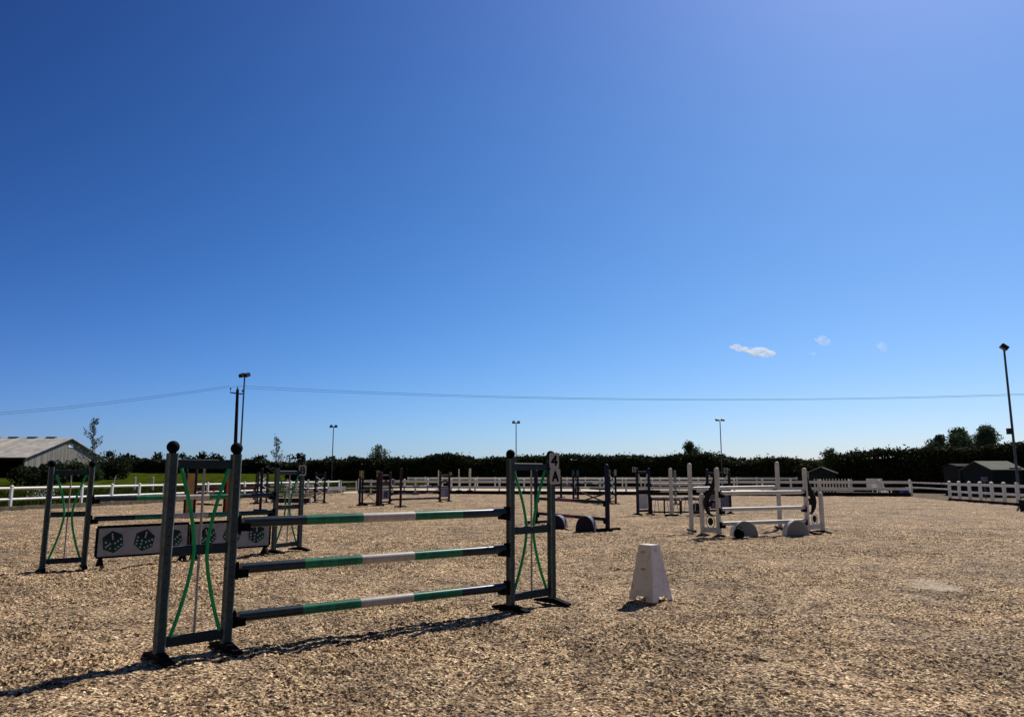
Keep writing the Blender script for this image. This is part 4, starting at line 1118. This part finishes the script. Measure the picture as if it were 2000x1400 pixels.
gate_f((-14.2, 61.9), (-12.7, 61.6), 'small white gate at the far left corner of the arena', 1.0, (.9, .4))
# picket fence behind the back right corner
def picket(pxa, pxb, Y, label):
    a, b = P(pxa, 940, Y), P(pxb, 940, Y - 1.5); a.z = b.z = 0; L = (b - a).length
    root = thing('picket_fence', a, rot_between(a, b), label, 'fence')
    n = 13; mb = MB(); mb.prism([(-.05, .05), (.05, .05), (.05, 1.12), (0, 1.22), (-.05, 1.12)], -.012, .012); pd = mb.data('picket', signw)
    for k in range(n): link('picket', pd, root, (L * (k + .5) / n, 0, 0))
    for z in (.92, .35):
        mb = MB(); mb.beam((0, .04, z), (L, .04, z), .04, .12); mb.build('rail', white, root)
picket(1588, 1666, 58, 'short white picket fence with pointed tops behind the back right corner')
# things stored behind the fence on the right
def panel_obj(px, py, w, h, Y, m, label, name, cat, legs=True, z0=.25):
    p_ = P(px, py, Y); root = thing(name, (p_.x, Y, 0), R(-6), label, cat)
    mb = MB(); mb.box((0, 0, z0 + h / 2), (w, .06, h)); mb.build('panel', m, root)
    mb = MB()
    for s_ in (-1, 1): mb.beam((s_ * (w / 2 - .05), .05, 0), (s_ * (w / 2 - .05), .05, z0 + h), .05, .05)
    mb.build('support', metal, root)
panel_obj(1708, 945, 1.15, .75, 57, whitep, 'plain white rectangular panel standing behind the back fence', 'white_board', 'board', z0=.45)
def chair(px, Y, label, rz):
    p_ = P(px, 940, Y); root = thing('garden_chair', (p_.x, Y, 0), rz, label, 'chair', 'white plastic chairs')
    mb = MB(); mb.box((0, 0, .42), (.45, .45, .03)); mb.build('seat', white, root)
    mb = MB(); mb.beam((0, .23, .45), (0, .30, .85), .42, .03); mb.build('backrest', white, root)
    for x in (-1, 1):
        for y in (-1, 1):
            mb = MB(); mb.beam((x * .2, y * .2, .41), (x * .23, y * .23, 0), .035, .035); mb.build('leg', white, root)
chair(1712, 55.2, 'white plastic chair below the plain white panel', .3)
chair(1733, 55.0, 'white plastic chair right of the plain white panel', 1.2)
def crate(px, Y, s_, m, label, h=.3):
    p_ = P(px, 940, Y); root = thing('storage_crate', (p_.x, Y, 0), .2, label, 'crate')
    mb = MB(); mb.box((0, 0, h / 2), (s_, .4, h)); mb.build('body', m, root)
    mb = MB(); mb.box((0, 0, h + .016), (s_ + .04, .44, .03)); mb.build('lid', m, root)
crate(1768, 54.2, .75, blue, 'dark blue plastic crate on the ground behind the back fence', .36)
crate(1726, 54.6, .35, white, 'small white tub beside the chairs behind the fence', .3)
q1, q2 = P(1768, 953, 54), P(1808, 953, 54)
pole(q1, q2, [yellow, cream, yellow], 'dull yellow pole stored level behind the back fence', rad=.05)
for k_, (px, dz) in enumerate(((1764, .9), (1775, .9), (1794, .9), (1800, .9))):
    pass
# leaning white stake and small white posts in the grass beyond the left fence
p0 = P(212, 946, 44); root = thing('stake', (p0.x, 44, 0), 0, 'thin white stake leaning to the right in the grass', 'stake')
mb = MB(); mb.beam((0, 0, 0), (.27 + .1, 0, 1.35), .06, .04); mb.build('shaft', white, root)
mb = MB(); mb.tube([(.345, 0, 1.26), (.40, 0, 1.46)], [.035, .008], 6); mb.build('tip', white, root)
for px, nm in ((262, 'left'), (297, 'right')):
    uprights(px, 953 + 9, 1.25, white, nm + ' one of two small white posts in the grass beyond the fence', 'white posts in the grass', .07, foot=False, name='marker_post', cat='post')
def weeds():
    p_ = P(84, 965, 38); n = 160
    cs = np.array([p_.x, 38, .55]) + rng.normal(size=(n, 3)) * np.array([.35, .3, .16])
    V, q = leaves(cs - np.array([p_.x, 38, 0]), .05)
    root = thing('flowering_weed', (p_.x, 38, 0), 0, 'pale flowering weed growing beyond the left fence', 'plant')
    npmesh('foliage', V, q, whitep, root)  # these pale quads are the weed's flower heads, not its leaves
    mb = MB()
    for k in range(9): mb.tube([(0.02 * k - .1, 0, 0), ((random.random() - .5) * .7, (random.random() - .5) * .5, .5 + random.random() * .2)], [.012, .005], 4)
    mb.build('stem', grassm, root)
weeds()

# ------------------------------------------------------------ sheds on the right
def shed(px0, px1, Y, pye, pyr, depth, label, rm=shedroof, wm=shedgreen, win=0, group='green sheds by the right hedge', skew=0):
    a, b = P(px0, pye, Y), P(px1, pye, Y); ze = a.z; zr = P(px0, pyr, Y + depth / 2).z; L = b.x - a.x
    root = thing('shed', (a.x, Y, 0), R(skew), label, 'shed', group)
    mb = MB(); y0, y1, ym = 0, depth, depth / 2
    vs = [(0, y0, -.1), (L, y0, -.1), (L, y1, -.1), (0, y1, -.1), (0, y0, ze), (L, y0, ze), (L, y1, ze), (0, y1, ze), (0, ym, zr - .04), (L, ym, zr - .04)]
    mb.add(vs, [(0, 1, 5, 4), (2, 3, 7, 6), (1, 2, 6, 9, 5), (3, 0, 4, 8, 7)]); mb.build('wall', wm, root)
    mb = MB(); o_ = .18; sl = (zr - ze) / ym
    for s_ in (0, 1):
        ya = -o_ if s_ == 0 else y1 + o_; za = ze - o_ * sl + .01
        q = [(-o_, ya, za), (L + o_, ya, za), (L + o_, ym, zr + .01), (-o_, ym, zr + .01)]; q2 = [(x, y, z + .06) for x, y, z in q]
        mb.add(q + q2, [(0, 3, 2, 1), (4, 5, 6, 7), (0, 1, 5, 4), (1, 2, 6, 5), (2, 3, 7, 6), (3, 0, 4, 7)])
    mb.build('roof', rm, root)
    for k in range(win):
        x = L * (k + .5) / max(1, win)
        mb = MB(); mb.box((x, -.012, ze - .62), (.62, .02, .6)); wo_ = mb.build('window', shedglass, root)
        mb = MB()
        for s_ in (-1, 1): mb.box((x + s_ * .33, -.02, ze - .62), (.05, .04, .7)); mb.box((x, -.021, ze - .62 + s_ * .33), (.608, .04, .05))
        mb.build('window_frame', mat('window_frame_grey', (.10, .10, .10), .7), wo_)
    mb = MB(); mb.box((L * .78, -.015, 1.0), (.85, .03, 1.95)); dr = mb.build('door', wm, root)
    mb = MB(); mb.tube([(L * .78 - .35, -.06, 1.0), (L * .78 - .35, -.06, 1.12)], .015, 8); mb.build('handle', metal, dr)
    return root
shed(1938, 1996, 52, 917, 902, 3.4, 'dark green shed with pale felt roof beside the right floodlight')
shed(1872, 1908, 56, 911, 907, 2.0, 'dark low shed with grey framed windows left of the felt roofed shed', mat('dark_roof', (.007, .009, .008), .95), mat('dark_timber', (.02, .02, .02), .9), 2)
sg_ = shed(1632, 1668, 66, 923, 913, 2.2, 'dark green shed roof showing behind the picket fence', mat('dark_roof', (.007, .009, .008), .95), skew=72)
mb = MB(); mb.beam((-.22, -.18, 1.62), (-.22, 1.1, 2.14), .03, .09); mb.build('sunlit_roof_edge', whitep, sg_)  # pale strip paints in the thin sunlit edge of the roof slope
def small_post(px, pt, Y, label):
    t_ = P(px, pt, Y); root = thing('signal_box', (t_.x, Y, 0), 0, label, 'post')
    mb = MB(); mb.beam((0, 0, 0), (0, 0, t_.z - .3), .08, .08); mb.build('post', metal, root)
    mb = MB(); mb.box((0, 0, t_.z - .15), (.32, .2, .3)); mb.build('box', lilac, root)
small_post(1922, 931, 48, 'grey metal box on a short post in front of the felt roofed shed')
def bin_():
    g = G(1999, 998); root = thing('feed_tub', (g.x + .16, g.y, 0), .3, 'low dark green tub at the right edge of the photo inside the fence', 'tub')
    mb = MB(); mb.prism([(-.16, 0), (.16, 0), (.19, .42), (-.19, .42)], -.18, .18); mb.build('body', shedgreen, root)
    mb = MB(); mb.box((0, 0, .44), (.42, .4, .04)); mb.build('lid', shedgreen, root)
bin_()

# ------------------------------------------------------------ floodlights, utility pole, wires
def flood(pxt, pyt, Y, label, pr=.06, xb=None, heads=2, spread=.36, rz=0.0, hs=.36, box=False, tilt=0.5):
    t_ = P(pxt, pyt, Y); H = t_.z; xb = t_.x if xb is None else xb
    root = thing('floodlight', (xb, Y, 0), 0, label, 'floodlight', 'floodlight poles round the arena')
    dx = t_.x - xb
    mb = MB(); mb.tube([(0, 0, -.1), (dx * .02, 0, .12), (dx, 0, H - .1)], [pr * 1.5, pr * 1.15, pr * .85], 12); mb.build('pole', metal, root)
    mb = MB(); mb.beam((dx - spread * math.cos(rz), -spread * math.sin(rz), H - .1), (dx + spread * math.cos(rz), spread * math.sin(rz), H - .1), .07, .07); mb.build('crossarm', lampdark, root)
    for k in range(heads):
        s_ = -1 + 2 * k / max(1, heads - 1)
        M = Matrix.Translation(Vector((dx + s_ * spread * math.cos(rz), s_ * spread * math.sin(rz), H - .02))) @ Matrix.Rotation(rz, 4, 'Z') @ Matrix.Rotation(tilt, 4, 'X')
        mb = MB(); a = hs / 2
        mb.prism([(-a, -.1), (a, -.1), (a * .8, .12), (-a * .8, .12)], -.2, .16); mb.v = [tuple(M @ Vector(v)) for v in mb.v]; lp = mb.build('lamp_head', lampdark, root)
        mb = MB(); mb.box((0, -.02, -.108), (hs * .85, .3, .012)); mb.v = [tuple(M @ Vector(v)) for v in mb.v]; mb.build('lamp_glass', glass, lp)
    if box:
        mb = MB(); mb.box((-.16, 0, P(1978, 842, Y).z), (.2, .2, .3)); mb.build('control_box', lampdark, root)
flood(478, 732, 48.5, 'near left floodlight pole standing right beside the utility pole', .055, xb=P(465, 968, 48.5).x, spread=.2, hs=.30, rz=-.35, tilt=.4)
flood(651.5, 832, 95, 'small far floodlight pole, leftmost of the three beyond the back fence', spread=.30, hs=.38)
flood(1008, 824, 91, 'small far floodlight pole in the middle above the hedge', spread=.30, hs=.38)
flood(1406, 819, 88, 'small far floodlight pole above the white jump', spread=.34, hs=.38)
flood(1960.5, 677, 38, 'tall dark floodlight pole near the right edge of the photo', .058, xb=P(1992, 980, 38).x, spread=.05, hs=.3, rz=1.2, heads=2, box=True, tilt=.7)
def upole(x, Y, H, label, lean=0.0):
    root = thing('utility_pole', (x, Y, 0), R(0), label, 'utility pole', 'utility poles')
    mb = MB(); mb.tube([(0, 0, -.1), (lean * .5, 0, H / 2), (lean, 0, H)], [.17, .15, .12], 12); mb.build('pole', polewood, root)
    mb = MB(); mb.beam((lean - .62, 0, H - .28), (lean + .45, 0, H - .42), .09, .1); mb.build('crossarm', polewood, root)
    for dx, dz in ((-.60, .12), (0, .16), (.43, -.05)):
        mb = MB(); z = H - .2 + dz if dx else H
        mb.tube([(lean + dx, 0, z - .1), (lean + dx, 0, z + .12)], .02, 6)
        mb.tube([(lean + dx, 0, z + .06), (lean + dx, 0, z + .12), (lean + dx, 0, z + .2)], [.05, .075, .04], 8); mb.build('insulator', insul, root)
ub = P(457, 950, 63); ut = P(464, 760, 63)
upole(ub.x, 63, ut.z, 'dark wooden utility pole with crossarm left of the floodlight', ut.x - ub.x)
def wire(pts, label, r_=.011):
    o = Vector(pts[0]); n = 40
    # quadratic through three points
    a, b, c = [Vector(p) for p in pts]
    ks = []
    for k in range(n + 1):
        t = k / n; L0 = (t - .5) * (t - 1) / .5; L1 = t * (t - 1) / (-.25); L2 = t * (t - .5) / .5
        ks.append(a * L0 + b * L1 + c * L2 - o)
    mb = MB(); mb.tube(ks, r_, 6); ob = mb.build('overhead_wire', wirem, None, o)
    tag(ob, label, 'wire', 'overhead wires')
def wp(px, py, Y): return P(px, py, Y)
wire([wp(448, 753, 63), wp(200, 786, 58), wp(-60, 810, 52)], 'upper overhead wire running left from the utility pole')
wire([wp(463, 754, 63), wp(200, 790, 57), wp(-60, 814, 51)], 'lower overhead wire running left from the utility pole')
wire([wp(463, 753, 63), wp(1290, 779, 63), wp(2120, 764, 60)], 'top overhead wire sagging right across the sky', .012)
wire([wp(473, 758, 63), wp(1290, 781, 62.5), wp(2120, 767, 60)], 'lowest overhead wire sagging right across the sky', .011)

# ------------------------------------------------------------ clouds
def cloudmat(dens, lo=.40):
    m = bpy.data.materials.new('cloud_vapour'); m.use_nodes = True
    n, l = m.node_tree.nodes, m.node_tree.links; n.remove(n['Principled BSDF'])
    v = n.new('ShaderNodeVolumePrincipled'); v.inputs['Color'].default_value = (1, 1, 1, 1); v.inputs['Anisotropy'].default_value = .3
    tc = n.new('ShaderNodeTexCoord'); q = n.new('ShaderNodeTexNoise'); q.inputs['Scale'].default_value = .07; q.inputs['Detail'].default_value = 8
    l.new(tc.outputs['Object'], q.inputs['Vector'])
    r = n.new('ShaderNodeMapRange'); r.inputs[1].default_value = lo; r.inputs[2].default_value = lo + .26; r.inputs[3].default_value = 0; r.inputs[4].default_value = dens
    l.new(q.outputs[0], r.inputs[0]); l.new(r.outputs[0], v.inputs['Density']); l.new(v.outputs[0], n['Material Output'].inputs['Volume'])
    return m
def cloud(parts, Y, dens, label):
    c0 = P(parts[0][0], parts[0][1], Y); s_ = Y / F
    mb = MB()
    for px, py, rx, rz_ in parts:
        q = P(px, py, Y) - c0; mb.ball(q, 1.0, 0, rz_ * s_, 16, 10, rx * s_, rx * s_ * .7)
    o = mb.build('cloud', cloudmat(dens, .40 if dens > .1 else .47), None, c0); tag(o, label, 'cloud', 'small clouds')
    o['kind'] = 'structure'
    rm = o.modifiers.new('merge', 'REMESH'); rm.mode = 'VOXEL'; rm.voxel_size = 1.6
cloud([(1436, 677, 12, 6), (1450, 682, 16, 5), (1466, 684, 16, 5), (1482, 687, 22, 9), (1499, 691, 17, 7)], 1500, .13, 'largest white wispy cloud low in the blue sky')
cloud([(1602, 661, 13, 7), (1611, 668, 12, 9), (1617, 673, 8, 6)], 1500, .09, 'faint thin cloud in the middle of three')
cloud([(1719, 672, 9, 7), (1725, 679, 8, 10)], 1500, .09, 'faint small cloud at the right of three')
cloud([(1588, 690, 8, 4), (1580, 688, 6, 3)], 1500, .07, 'faintest scrap of cloud below the middle one')
scene.cycles.volume_bounces = 6
